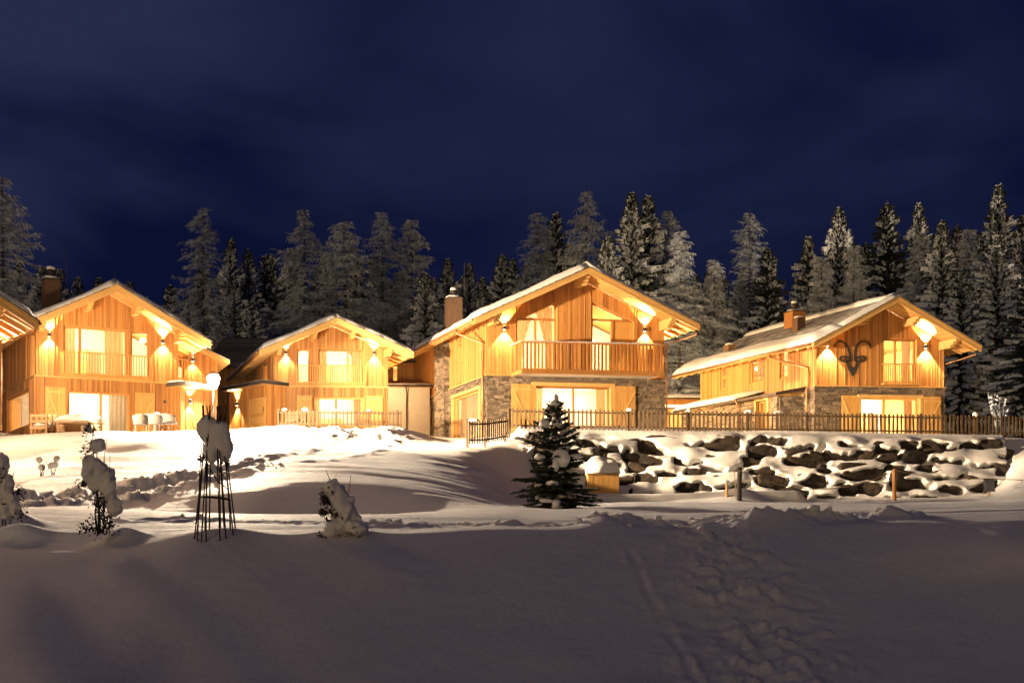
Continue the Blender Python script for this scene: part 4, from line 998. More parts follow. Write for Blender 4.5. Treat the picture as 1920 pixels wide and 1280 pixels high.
cabinet(h, 5.0, 3.5, h.z0 + 0.1, 0.9, 0.4, 2.0, name='cupboard')
for (s_, b, hh) in ((0.36, 4.0, 0.75), (0.66, 8.4, 0.6)):
    a = h.mid - s_ * (h.w / 2 + h.os); zc = h.zr - h.slope * (h.mid - a)
    mb = MB(); mb.box(a - 0.24, a + 0.24, b, b + 0.5, zc - 0.3, zc + hh, h.P); o = mb.build('roof_vent', 'rusted_steel', h.root)
    mb = MB(); mb.blob(h.P(a, b + 0.25, zc + hh + 0.02), (0.3, 0.3, 0.1), seed=b, sub=2, amp=0.15, flat=-0.02); mb.build('vent_snow', 'snow_soft', o, smooth=True)
ez = h.eave() - 0.12; el = -h.os - 0.09
pipe(h, [h.P(el, 2.2, ez), h.P(el + 0.05, 2.2, ez - 0.2), h.P(-0.14, 0.4, ez - 1.0), h.P(-0.14, 0.35, ez - 1.2), h.P(-0.14, 0.35, h.zt + 0.1), h.P(-0.24, 0.35, h.zt - 0.15), h.P(-0.24, 0.35, h.z0)], 0.055)
er = h.w + h.os + 0.09
pipe(h, [h.P(er, -0.9, ez), h.P(er - 0.02, -0.9, ez - 0.3), h.P(h.w + 0.14, 0.1, ez - 0.75), h.P(h.w + 0.14, 0.1, h.z0)], 0.055)
pipe(h, [h.P(-ln_ - 0.42, lb0 + 3.3, lz - 0.2), h.P(-ln_ - 0.3, lb0 + 3.3, lz - 0.5), h.P(-ln_ - 0.17, lb0 + 3.3, lz - 0.8), h.P(-ln_ - 0.17, lb0 + 3.3, h.z0)], 0.045)
# the emblem: horns, eyes and muzzle of dark sheet steel, on stand-offs
em = thing('ibex_emblem', 'dark metal ibex head emblem with curved horns mounted on the gable', 'emblem', h.W(2.2, -0.12, h.zt + 1.2))
def ep(zx, zy):
    u, c = h.px('F', zx / 4.129 + 1500, zy / 4.129 + 520, 0.05); return h.W(u, -0.055, c) - em.location
def strip(mb, pts, ws, t=0.03):
    k = len(pts); vs_, fs = [], []
    for i, (x_, y_) in enumerate(pts):
        dx = pts[min(i + 1, k - 1)][0] - pts[max(i - 1, 0)][0]; dy = pts[min(i + 1, k - 1)][1] - pts[max(i - 1, 0)][1]; l_ = math.hypot(dx, dy)
        nx, ny = -dy / l_ * ws[i], dx / l_ * ws[i]
        a, b = ep(x_ + nx, y_ + ny), ep(x_ - nx, y_ - ny); off = -h.s * t
        vs_ += [a, b, b + off, a + off]
    for i in range(k - 1):
        for j in range(4): fs.append((i * 4 + j, i * 4 + (j + 1) % 4, (i + 1) * 4 + (j + 1) % 4, (i + 1) * 4 + j))
    fs += [(3, 2, 1, 0), tuple((k - 1) * 4 + j for j in range(4))]
    mb.add(vs_, fs)
for pts in ([(260, 532), (272, 508), (296, 493), (322, 493), (348, 510), (368, 540), (381, 580), (386, 618), (384, 650)],
            [(546, 548), (540, 520), (522, 500), (496, 492), (470, 497), (446, 516), (430, 548), (423, 590), (422, 622), (428, 650)]):
    mb = MB(); strip(mb, pts, [4.0 + 6.5 * i / (len(pts) - 1) for i in range(len(pts))]); mb.build('horn', 'dark_metal', em)
for (cx_, s_) in ((346, 1), (467, -1)):
    mb = MB(); ring = []
    for i in range(17):
        a = 2 * math.pi * i / 16; ring.append((cx_ + 34 * math.cos(a) * (1.0 if abs(math.cos(a)) < 0.8 else 1.12), 632 + s_ * 4 * math.cos(a) + 19 * math.sin(a)))
    strip(mb, ring, [7.5] * 17); strip(mb, [(cx_ - 9, 632), (cx_ + 9, 632)], [8, 8]); mb.build('eye', 'dark_metal', em)
mb = MB()
strip(mb, [(364, 640), (374, 680), (390, 724), (406, 762)], [13, 12, 10, 4]); strip(mb, [(446, 640), (438, 680), (422, 724), (406, 762)], [13, 12, 10, 4], 0.034)
strip(mb, [(380, 688), (406, 712), (432, 688)], [8, 9, 8], 0.038); mb.build('muzzle', 'dark_metal', em)
mb = MB()
for (x_, y_) in ((384, 648), (428, 648), (406, 705)):
    q = ep(x_, y_); mb.tube([q, q + h.s * 0.04], 0.015, 6)
mb.build('stand_off', 'dark_metal', em)

# ---- chalet at the left edge: only its eave reaches into the picture
tip = at(72, 602, 40); f0_ = Vector((0.75, 0.66, 0)).normalized(); s0v = Vector((-0.66, 0.75, 0)).normalized()
cr = tip - f0_ * 1.1 + s0v * 1.2; C0 = cr - f0_ * 6.4
H0 = Chalet('chalet', 'chalet cut off by the left edge, only its snowy eave showing', (C0.x, C0.y), f0_[:2], s0v[:2], 6.4, 8.0, 3.9, 6.5, 0, 0.545, 1.2, 1.1, 0.8)
H0.zr = tip.z + 0.545 * (3.2 + 1.1)
h = H0
lw = (1.6, 4.6, h.z0 + 0.2, h.z0 + 2.3); uw = (1.6, 4.6, h.zt + 0.15, h.zt + 2.1)
shell(h, [lw, uw], partition=3.0)
boards(h, 'F', 0, h.w, h.z0 - 0.4, h.top, [lw, uw], 'larch_boards', extra=[h.mid])
to = h.to('R'); mb = MB()
for q in columns([i * 0.15 for i in range(int(h.L / 0.15))], h.z0 - 0.4, lambda u: h.top(0), []): piece(mb, to, q, 0.004, 0.02 + R.uniform(0, 0.02), g=0.004)
mb.build('board_cladding', 'larch_boards', h.root, kind='stuff')
window(h, 'F', *lw, mull=[3.1]); window(h, 'F', *uw, mull=[3.1])
sconce(h, 'F', 0.8, h.zt + 1.3, 110); sconce(h, 'F', h.w - 0.8, h.zt + 1.3, 110)
room_light(h, 3.0, 1.6, h.z0 + 1.8, 400); room_light(h, 3.0, 1.6, h.zt + 1.7, 300)
def fill_flood(h, u, c, aim, power, cone, blend, col):  # added fill floodlight with a fitting, outside the frame
    to = h.to('R'); mb = MB(); mb.box(u - 0.16, u + 0.16, 0.05, 0.22, c - 0.11, c + 0.11, lambda a, b, cc: to(a, b, cc)); o = mb.build('added_floodlight', 'dark_metal', h.root)
    mb = MB(); mb.box(u - 0.14, u + 0.14, 0.223, 0.23, c - 0.09, c + 0.09, lambda a, b, cc: to(a, b, cc)); mb.build('lamp_lens', 'lit_bulb', o)
    lamp('SPOT', h.C + to(u, 0.4, c), power, col, 0.35, aim, cone, blend, 'added_floodlight_light')
fill_flood(h, 2.6, 7.1, (0.83, 0.54, -0.07), 80000, 66, 0.5, (1.0, 0.72, 0.44))  # added fill for the large chalet and boulder wall
fill_flood(h, 2.1, 7.1, (0.94, 0.34, -0.05), 85000, 24, 0.7, (1.0, 0.72, 0.44))  # narrow added fill for the ibex chalet and the wall's right part
fill_flood(h, 3.6, 7.1, (0.26, 0.96, 0.06), 3000, 78, 0.8, (1.0, 0.72, 0.42))  # added fill for the front of the long-railing chalet
lamp('POINT', h.C + h.to('R')(2.6, 0.75, 7.0), 900, (1.0, 0.72, 0.45), 0.25, name='added_floodlight_light')  # added fill for the left snow mound, without its own fitting
yf = lamp('SPOT', h.C + h.to('F')(3.1, 0.4, h.zt + 2.4), 4200, (1.0, 0.60, 0.32), 1.1, (0.62, -0.74, -0.22), 120, 0.8, 'added_gable_fill')  # added soft fill across the near left bank
mb = MB(); mb.box(3.0, 3.2, 0.05, 0.25, h.zt + 2.33, h.zt + 2.47, lambda a, b, cc: h.to('F')(a, b, cc)); mb.build('added_gable_lamp', 'dark_metal', h.root)  # unseen fitting made for the added gable fill
roof(h, [(0.14, 0.24, 0.42), (4.3, 0.22, 0.36), (h.w - 0.14, 0.24, 0.42)], seed=14)
er = h.w + h.os + 0.09; ez = h.eave() - 0.12
pipe(h, [h.P(er, -0.6, ez), h.P(er - 0.03, -0.6, ez - 0.25), h.P(h.w + 0.14, 0.1, ez - 0.55), h.P(h.w + 0.14, 0.1, h.z0)], 0.055)

# ---- annexes and buildings further back
class Block(Chalet):
    def __init__(s, name, label, cat, C, f, sd, w, L, z0, z1):
        s.C = Vector((C[0], C[1], z0)); s.f = Vector((f[0], f[1], 0)).normalized(); s.s = Vector((sd[0], sd[1], 0)).normalized()
        s.w, s.L, s.z0, s.zt, s.zr, s.slope, s.of, s.os, s.ob = w, L, z0, z1, z1, 0.0, 0.4, 0.2, 0.2; s.mid = w / 2
        s.root = thing(name, label, cat, s.C)
def flat_roof(h, over=0.45, th=0.2, snow=0.16, drop=0.0, mat='dark_metal', side=0.2):
    mb = MB(); z = h.zr; zz = lambda a: z - drop * (a / h.w)
    a0, a1, b0, b1 = -side, h.w + side, -over, h.L + 0.1
    mb.hexa([h.P(a0, b0, zz(a0)), h.P(a1, b0, zz(a1)), h.P(a1, b1, zz(a1)), h.P(a0, b1, zz(a0)), h.P(a0, b0, zz(a0) + th), h.P(a1, b0, zz(a1) + th), h.P(a1, b1, zz(a1) + th), h.P(a0, b1, zz(a0) + th)])
    r_ = mb.build('roof', mat, h.root)
    mb = MB(); mb.box(a0 + 0.03, a1 - 0.03, b0 + 0.03, b1 - 0.03, 0, 0.02, lambda a, b, c: h.P(a, b, zz(a) - 0.022 + c)); mb.build('soffit', 'pale_timber', r_)
    if snow:
        mb = MB(); na, nb = 14, 10; vs_, fs = [], []
        for i in range(na + 1):
            for j in range(nb + 1):
                t, q = i / na, j / nb; a, b = a0 + (a1 - a0) * t, b0 + (b1 - b0) * q
                e = math.sqrt(min(1, min(t, 1 - t) * 8)) * math.sqrt(min(1, min(q, 1 - q) * 6))
                vs_.append(h.P(a, b, zz(a) + th + 0.004 + snow * (0.15 + 0.85 * e) * (1 + 0.25 * mnoise.noise(Vector((a * 1.5, b * 1.5, 4))))))
        for i in range(na):
            for j in range(nb): fs.append((i * (nb + 1) + j, (i + 1) * (nb + 1) + j, (i + 1) * (nb + 1) + j + 1, i * (nb + 1) + j + 1))
        k = len(vs_); edge = [(i, 0) for i in range(na + 1)]
        mb.add(vs_, fs)
        for (A, B) in ((a0, a1),):
            pass
        mb.box(a0 + 0.01, a1 - 0.01, b0 + 0.01, b1 - 0.01, 0.003, snow * 0.14, lambda a, b, c: h.P(a, b, zz(a) + th + c))
        mb.build('roof_snow', 'snow_soft', r_, smooth=False)
    return r_
def plain_shell(h, openF, mat='larch_boards', bd=True):
    wall(h, 'F', 0, h.w, h.z0 - 0.6, lambda u: h.zr, openF, mat='pine_panel' if bd else mat)
    mb = MB(); mb.box(0, 0.2, 0.225, h.L, h.z0 - 0.6, h.zr, h.P); mb.box(h.w - 0.2, h.w, 0.225, h.L, h.z0 - 0.6, h.zr, h.P); mb.box(0.205, h.w - 0.205, h.L - 0.2, h.L, h.z0 - 0.6, h.zr, h.P)
    mb.build('side_wall', 'pine_panel' if bd else mat, h.root)
    if bd: boards(h, 'F', -0.02, h.w + 0.02, h.z0 - 0.5, lambda u: h.zr - 0.01, openF, mat)
    if bd: boards(h, 'R', 0.0, h.L, h.z0 - 0.5, lambda u: h.zr - 0.01, [], mat); boards(h, 'L', 0.0, h.L, h.z0 - 0.5, lambda u: h.zr - 0.01, [], mat)
def door(h, pl, u0, u1, c0, c1, mat='pine_panel'):
    to = h.to(pl); mb = MB(); k = 9
    for i in range(k): mb.box(u0 + 0.05, u1 - 0.05, 0.045, 0.075, c0 + (c1 - c0 - 0.05) * i / k + 0.005, c0 + (c1 - c0 - 0.05) * (i + 1) / k, lambda a, b, c: to(a, b, c))
    d_ = mb.build('door', mat, h.root)
    mb = MB(); mb.box(u0 - 0.05, u0 + 0.05, 0.04, 0.1, c0, c1 + 0.05, lambda a, b, c: to(a, b, c)); mb.box(u1 - 0.05, u1 + 0.05, 0.04, 0.1, c0, c1 + 0.05, lambda a, b, c: to(a, b, c)); mb.box(u0 + 0.052, u1 - 0.052, 0.04, 0.1, c1 - 0.045, c1 + 0.05, lambda a, b, c: to(a, b, c))
    mb.build('door_frame', 'pale_timber', d_)
    mb = MB(); mb.box(u1 - 0.16, u1 - 0.12, 0.076, 0.12, c0 + 0.95, c0 + 1.25, lambda a, b, c: to(a, b, c)); mb.build('handle', 'dark_metal', d_)
    return d_
# entrance annex of the left chalet, in front of the lamp
p1 = at(338, 720, 52.3)
A1 = Block('entrance_annex', 'low timber entrance annex with a dark canopy, left of the garden lamp', 'annex', p1[:2], (0.45, 0.89), (-0.89, 0.45), 1.65, 2.4, 4.8, 7.22)
plain_shell(A1, []); flat_roof(A1, over=0.5, snow=0.10); sconce(A1, 'F', 0.6, A1.z0 + 1.75, 45)
# set-back upper wing of the left chalet
p1 = at(323, 700, 55.5)
A2 = Block('chalet_wing', 'set-back wooden wing with a lit glazed door above the dark canopy', 'chalet wing', p1[:2], (0.904, 0.427), (-0.427, 0.904), 2.3, 4.0, 5.4, 10.1)
q = A2.rect('F', 327, 344, 663, 712); w2 = (max(q[0], 0.1), q[1], 8.0, q[3])
wall(A2, 'F', 0, A2.w, A2.z0 - 0.6, lambda u: A2.zr - 0.42 * u, [w2]); boards(A2, 'F', 0, A2.w, A2.z0 - 0.5, lambda u: A2.zr - 0.42 * u - 0.01, [w2], 'larch_boards')
mb = MB(); mb.box(0, 0.2, 0.225, A2.L, A2.z0 - 0.6, A2.zr - 0.1, A2.P); mb.box(A2.w - 0.2, A2.w, 0.225, A2.L, A2.z0 - 0.6, A2.zr - 0.42 * A2.w, A2.P); mb.box(0.205, A2.w - 0.205, 3.0, 3.2, A2.z0, A2.zr - 0.42 * A2.w, A2.P); mb.build('side_wall', 'interior_wall', A2.root)
window(A2, 'F', *w2); railing(A2, 'F', w2[0] - 0.05, w2[1] + 0.2, w2[2], w2[2] + 1.1, n=0.15); room_light(A2, 0.9, 1.6, w2[2] + 1.5, 260, shade=False)
sconce(A2, 'F', *A2.px('F', 361, 674), power=30); flat_roof(A2, over=0.8, drop=0.42 * A2.w, th=0.16, snow=0.14, mat='pale_timber', side=0.5)
# entrance annex of the middle chalet with its plank door
A3 = Block('entrance_annex', 'timber entrance annex with a plank door under a sloping canopy', 'annex', (-16.76, 63.4), (0.697, -0.717), (0.717, 0.697), 4.35, 3.0, 5.9, 8.42)
du0, _ = A3.px('F', 470, 760); du1, _ = A3.px('F', 499, 760)
plain_shell(A3, []); flat_roof(A3, over=0.55, snow=0.08); door(A3, 'F', du0, du1, A3.z0 + 0.05, A3.px('F', 485, 748)[1]); sconce(A3, 'F', *A3.px('F', 447, 757), power=70)
# white utility block between the middle and the large chalet
p1 = at(726, 722, 65.5)
A4 = Block('plaster_annex', 'white plastered flat-roofed annex between the two middle chalets', 'annex', p1[:2], (1, 0.05), (-0.05, 1), 2.6, 4.0, 6.2, 9.0)
plain_shell(A4, [], 'plaster', bd=False); flat_roof(A4, over=0.25, snow=0.18, th=0.14); pipe(A4, [A4.P(1.15, -0.3, 9.0), A4.P(1.2, -0.1, 8.6), A4.P(1.2, -0.1, 6.0)], 0.04, 'dark_metal')
p1 = at(728, 690, 69)
A5 = Block('timber_wing', 'timber upper storey with a lit window above the white plastered annex', 'chalet wing', p1[:2], (1, 0.05), (-0.05, 1), 2.0, 3.0, 8.6, 11.0)
q = A5.rect('F', 735, 747, 684, 716); w5 = (q[0], q[1], q[2], q[3])
plain_shell(A5, [w5]); window(A5, 'F', *w5); room_light(A5, 0.7, 1.3, 10.2, 120, shade=False); flat_roof(A5, over=0.3, snow=0.15)
def gable_house(name, label, x0, x1, y0, y1, z0, ze, zr, mat='larch_boards_deep', roofm='roof_slate', snowy=False):
    """plain gabled house, ridge along x"""
    root = thing(name, label, 'house', (x0, y0, z0)); o = Vector((x0, y0, z0)); ym = (y0 + y1) / 2
    L = lambda x, y, z: (x - o.x, y - o.y, z - o.z)
    mb = MB(); mb.box(x0, x1, y0, y0 + 0.2, z0 - 1, ze - 0.1, L); mb.box(x0, x1, y1 - 0.2, y1, z0 - 1, ze - 0.1, L)
    for (a, b) in ((x0, x0 + 0.2), (x1 - 0.2, x1)):
        mb.hexa([L(a, y0 + 0.205, z0 - 1), L(b, y0 + 0.205, z0 - 1), L(b, ym, z0 - 1), L(a, ym, z0 - 1), L(a, y0 + 0.205, ze - 0.1), L(b, y0 + 0.205, ze - 0.1), L(b, ym, zr - 0.15), L(a, ym, zr - 0.15)])
        mb.hexa([L(a, ym, z0 - 1), L(b, ym, z0 - 1), L(b, y1 - 0.205, z0 - 1), L(a, y1 - 0.205, z0 - 1), L(a, ym, zr - 0.15), L(b, ym, zr - 0.15), L(b, y1 - 0.205, ze - 0.1), L(a, y1 - 0.205, ze - 0.1)])
    mb.build('wall', 'pine_panel', root)
    cb = MB(); x = x0
    while x < x1 - 0.02:
        wd = min(R.uniform(0.12, 0.2), x1 - x); cb.box(x + 0.004, x + wd - 0.004, y0 - 0.03 - R.uniform(0, 0.02), y0 - 0.004, z0 - 0.8, ze - 0.12, L); x += wd
    cb.build('board_cladding', mat, root, kind='stuff')
    rb = MB(); sl_ = (zr - ze) / (ym - y0); k = 16
    for sd in (-1, 1):
        for i in range(k):
            d0, d1 = (ym - y0 + 0.7) * i / k, (ym - y0 + 0.7) * (i + 1) / k + 0.03
            ya, yb = ym + sd * d0, ym + sd * d1; za, zb_ = zr - sl_ * d0, zr - sl_ * d1
            rb.hexa([L(x0 - 0.6, ya, za - 0.1), L(x1 + 0.6, ya, za - 0.1), L(x1 + 0.6, yb, zb_ - 0.1), L(x0 - 0.6, yb, zb_ - 0.1), L(x0 - 0.6, ya, za), L(x1 + 0.6, ya, za), L(x1 + 0.6, yb, zb_ + 0.06), L(x0 - 0.6, yb, zb_ + 0.06)])
    r_ = rb.build('roof', roofm, root)
    fb = MB()
    for xx in (x0 - 0.62, x1 + 0.6):
        for sd in (-1, 1):
            d1 = ym - y0 + 0.7; fb.bar(L(xx, ym, zr - 0.08), L(xx, ym + sd * d1, zr - sl_ * d1 - 0.08), 0.05, 0.3)
    fb.build('fascia_board', 'pale_timber', r_)
    if snowy:
        sb = MB(); d1 = ym - y0 + 0.75
        for i in range(2): sb.blob(L((x0 + x1) / 2, y0 - 0.3 + i * 1.2, zr - sl_ * (d1 - 0.5 - i * 1.2)), ((x1 - x0) * 0.55, 0.7, 0.22), seed=i, sub=3, amp=0.2)
        sb.build('roof_snow', 'snow_soft', r_, smooth=True)
    return root
gable_house('house', 'wooden house with a dark ribbed roof peeking out behind the smaller chalet', -20.6, -13.5, 74, 83, 7.0, 12.0, 14.4)
gable_house('house', 'house with a snow-dusted roof glimpsed between the two stone chalets', 10.4, 20.0, 79, 89, 6.4, 10.6, 13.6, roofm='dusted_slate', snowy=True)
gable_house('house', 'low house roof just visible over the right eave of the smaller chalet', -9.6, -5.0, 86, 94, 7.5, 13.0, 15.9, roofm='dusted_slate')
# lower shed roof between the stone chalets
SH = Block('shed', 'timber shed with two snowy ledges between the two stone chalets', 'shed', at(1243, 760, 74)[:2], (1, 0.03), (-0.03, 1), 3.6, 3.0, 6.2, 9.3)
plain_shell(SH, [], 'larch_boards_deep'); flat_roof(SH, over=0.3, snow=0.3, th=0.12)
mb = MB(); mb.box(-0.1, SH.w + 0.1, -1.6, -0.06, 8.45, 8.55, SH.P); lo_ = mb.build('porch_roof', 'dark_metal', SH.root)
mb = MB(); mb.box(-0.1, SH.w + 0.1, -1.62, -0.06, 8.555, 8.75, SH.P); mb.build('porch_snow', 'snow_soft', lo_)
mb = MB(); mb.box(-0.1, SH.w + 0.1, -1.5, -1.4, 5.8, 8.44, SH.P); mb.build('porch_front', 'larch_boards', SH.root)
#@@PART3
# ------------------------------------------------------------------ garden lamp
LD = 54.0
lp = ground_at(400, LD)
GL = thing('garden_lamp', 'lit garden lamp post glowing between the two wooden chalets', 'lamp post', lp)
zl = at(400, 715, LD).z - lp.z
mb = MB(); mb.tube([(0, 0, -0.4), (0, 0, zl - 0.42)], [0.06, 0.045], 8); mb.tube([(0, 0, zl - 0.46), (0, 0, zl - 0.38)], [0.05, 0.13], 8); mb.build('pole', 'dark_metal', GL, smooth=True)
mb = MB(); mb.tube([(0, 0, zl - 0.36), (0, 0, zl - 0.1), (0, 0, zl + 0.2), (0, 0, zl + 0.32)], [0.16, 0.27, 0.33, 0.22], 14); mb.build('lantern', 'lit_bulb', GL, smooth=True)
mb = MB(); mb.tube([(0, 0, zl + 0.33), (0, 0, zl + 0.37), (0, 0, zl + 0.5)], [0.30, 0.29, 0.06], 14); mb.build('lantern_cap', 'dark_metal', GL, smooth=True)
lamp('POINT', lp + Vector((0.30, -0.42, zl)), 2400, LAMP_COL, 0.14, name='garden_lamp_light')
lamp('SPOT', lp + Vector((0.30, -0.44, zl)), 60000, LAMP_COL, 0.14, (0.62, -0.76, -0.22), 122, 0.45, 'garden_lamp_light')

# ------------------------------------------------------------------ retaining wall of boulders
def boulder(mb, c, r, seed):
    vs_, fs = ICO[3]; out = []; rg = random.Random(seed)
    planes = [(Vector((rg.gauss(0, 1), rg.gauss(0, 1), rg.gauss(0, 0.9))).normalized(), rg.uniform(0.86, 1.12)) for _ in range(9)]
    for p in vs_:
        q = Vector(p); mx_ = max(abs(q.x), abs(q.y), abs(q.z)); q = q * (0.45 + 0.55 / mx_) * 0.98
        for (n_, d_) in planes:
            t = q.dot(n_)
            if t > d_: q -= n_ * (t - d_)
        q *= 1 + 0.10 * mnoise.fractal(Vector(p) * 2.6 + Vector((seed, 0, 0)), 1, 2, 4)
        out.append(Vector((q.x * r[0], q.y * r[1], q.z * r[2])) + c)
    mb.add(out, fs, 0, 0.0)
RW = thing('retaining_wall', 'retaining wall of dark boulders buried in snow below the long fence', 'wall', ground_at(1430, 50.0))
rb = random.Random(23); seed = 0
placed = []
def wall_pt(xc, t):
    yb = np.interp(xc, [960, 1300, 1900], [940, 940, 932]); yt = np.interp(xc, [960, 1300, 1900], [806, 811, 822])
    return yb + (yt - yb) * t, 49.9 + 3.1 * t
for n_try in range(9000):
    xc = rb.uniform(962, 1886); t = rb.uniform(0.03, 0.93)
    wpx = rb.choice((40, 48, 58, 66, 78, 92)) * rb.uniform(0.85, 1.15) * (0.75 if n_try > 4000 else 1.0); hpx = wpx * rb.uniform(0.20, 0.36) + 9
    y, d = wall_pt(xc, t)
    if xc < 1000 and t < 0.5: continue
    if y - hpx * 0.55 < wall_pt(xc, 1.0)[0] + 2: continue
    if any(abs((xc - q[0]) / (0.47 * (wpx + q[2]))) ** 3 + abs((y - q[1]) / (0.47 * (hpx + q[3]))) ** 3 < 1.0 for q in placed): continue
    placed.append((xc, y, wpx, hpx, rb.choice((-0.6, -0.45, -0.3, -0.15, -0.05, 0.1, 0.25, 0.5, 0.8)), rb.uniform(-0.5, 0.5), rb.random() * 50))
    k = d / FPX; c = at(xc, y, d); seed += 1
    mb = MB(); boulder(mb, Vector((0, 0, 0)), (wpx * k * 0.56, rb.uniform(0.20, 0.27), hpx * k * 0.58), seed)
    o = mb.build('boulder', 'rock', RW, loc=c - RW.location); o.rotation_euler = (0, rb.uniform(-0.25, 0.25), rb.uniform(-0.2, 0.2))
# the snow that plasters the wall: bulges over each stone and breaks off in a lip where the stone's face is bare
sx_ = np.arange(952, 1912, 2.4); st2 = np.linspace(-0.06, 1.05, 150); SX, ST = np.meshgrid(sx_, st2)
SY = np.interp(SX, [960, 1300, 1900], [940, 940, 932]) + (np.interp(SX, [960, 1300, 1900], [806, 811, 822]) - np.interp(SX, [960, 1300, 1900], [940, 940, 932])) * ST
SDp = 49.9 + 3.1 * ST
n1_, n2_ = fbm(SX / 26, SY / 20, 71, 4, 0.55), fbm(SX / 70, SY / 45, 77, 2)
disp = 0.20 + 0.26 * n2_ + 0.06 * n1_; bare = np.zeros(SX.shape)
for (xc, y, wpx, hpx, lev, til, sd) in placed:
    wx_, wy_ = 14 * fbm(SX / 30 + sd, SY / 22, 90, 2, 0.5), 8 * fbm(SX / 30, SY / 20 + sd, 95, 2, 0.5)
    P_, Q_ = (SX + wx_ - xc) / (wpx * 0.54), -(SY + wy_ - y) / (hpx * 0.56); rho = P_ ** 2 + (Q_ * 0.85 - 0.22) ** 2
    disp = np.maximum(disp, 0.12 + 0.36 * np.sqrt(np.clip(1.3 - rho, 0, 1)))
    ed_ = lev + til * P_ + 0.55 * fbm(SX / 20 + sd, SY / 24, int(sd) + 80, 3, 0.6)
    bare = np.maximum(bare, ((np.abs(P_ + 0.4 * til * Q_) ** 4.5 + np.abs(Q_) ** 4.5 < 1.0) & (Q_ < ed_)) * 1.0)
end_f = np.clip((1893 - SX) / 12, 0, 1) * np.clip((SX - 962 - 34 * np.clip(0.55 - ST, 0, 1)) / 12, 0, 1)
disp = disp * np.clip((1.04 - ST) / 0.10, 0.12, 1) * np.clip((ST + 0.06) / 0.05, 0.3, 1)
disp = smooth1(smooth1(disp, 3, 0), 4, 1)
disp = np.where(bare > 0.5, -0.28, disp); disp = smooth1(smooth1(disp, 1, 0), 1, 1)
disp = disp * end_f - 0.9 * (1 - end_f)
bx_ = (SX - 960) / FPX * SDp; by_ = SDp - disp * 0.86; bz_ = (HOR - SY) / FPX * SDp + disp * 0.30
co_ = np.stack([bx_ - RW.location.x, by_ - RW.location.y, bz_ - RW.location.z], -1).reshape(-1, 3); nr_, nc_ = SX.shape
fa_ = [(i * nc_ + j, i * nc_ + j + 1, (i + 1) * nc_ + j + 1, (i + 1) * nc_ + j) for i in range(nr_ - 1) for j in range(nc_ - 1)]
mb = MB(); mb.add(co_.tolist(), fa_); mb.build('wall_snow', 'snow', RW, smooth=True)
# low snow-covered ledge in front of the wall
lg = MB(); k = 80; vs_, fs = [], []
for i in range(k + 1):
    t = i / k; x = 1040 + (1512 - 1040) * t; d = 45.5; e = math.sqrt(min(1, (1 - t) * 30 + 0.02)) * math.sqrt(min(1, t * 8 + 0.05))
    b = ground_at(x, d); g = b.z - 0.25; zt_ = at(x, 923 + 3 * math.sin(t * 5), d).z
    for (dy, zz_) in ((-0.34, g), (-0.36, g + (zt_ - g) * 0.75 * e), (-0.22, g + (zt_ - g) * 0.97 * e), (0.15, g + (zt_ - g) * e + 0.02), (0.9, g + (zt_ - g) * 0.96 * e), (1.2, g)):
        vs_.append((b.x, b.y + dy + 0.06 * mnoise.noise(Vector((t * 9, dy, 1))), zz_ + 0.03 * mnoise.noise(Vector((t * 14, dy * 2, 5)))))
for i in range(k):
    for j in range(5): fs.append((i * 6 + j, (i + 1) * 6 + j, (i + 1) * 6 + j + 1, i * 6 + j + 1))
fs += [tuple(range(5, -1, -1)), tuple(k * 6 + j for j in range(6))]
lg.add(vs_, fs); o = lg.build('snow_ledge', 'snow', smooth=True); tag(o, 'long low snow-covered ledge at the foot of the boulder wall', 'snow ledge')

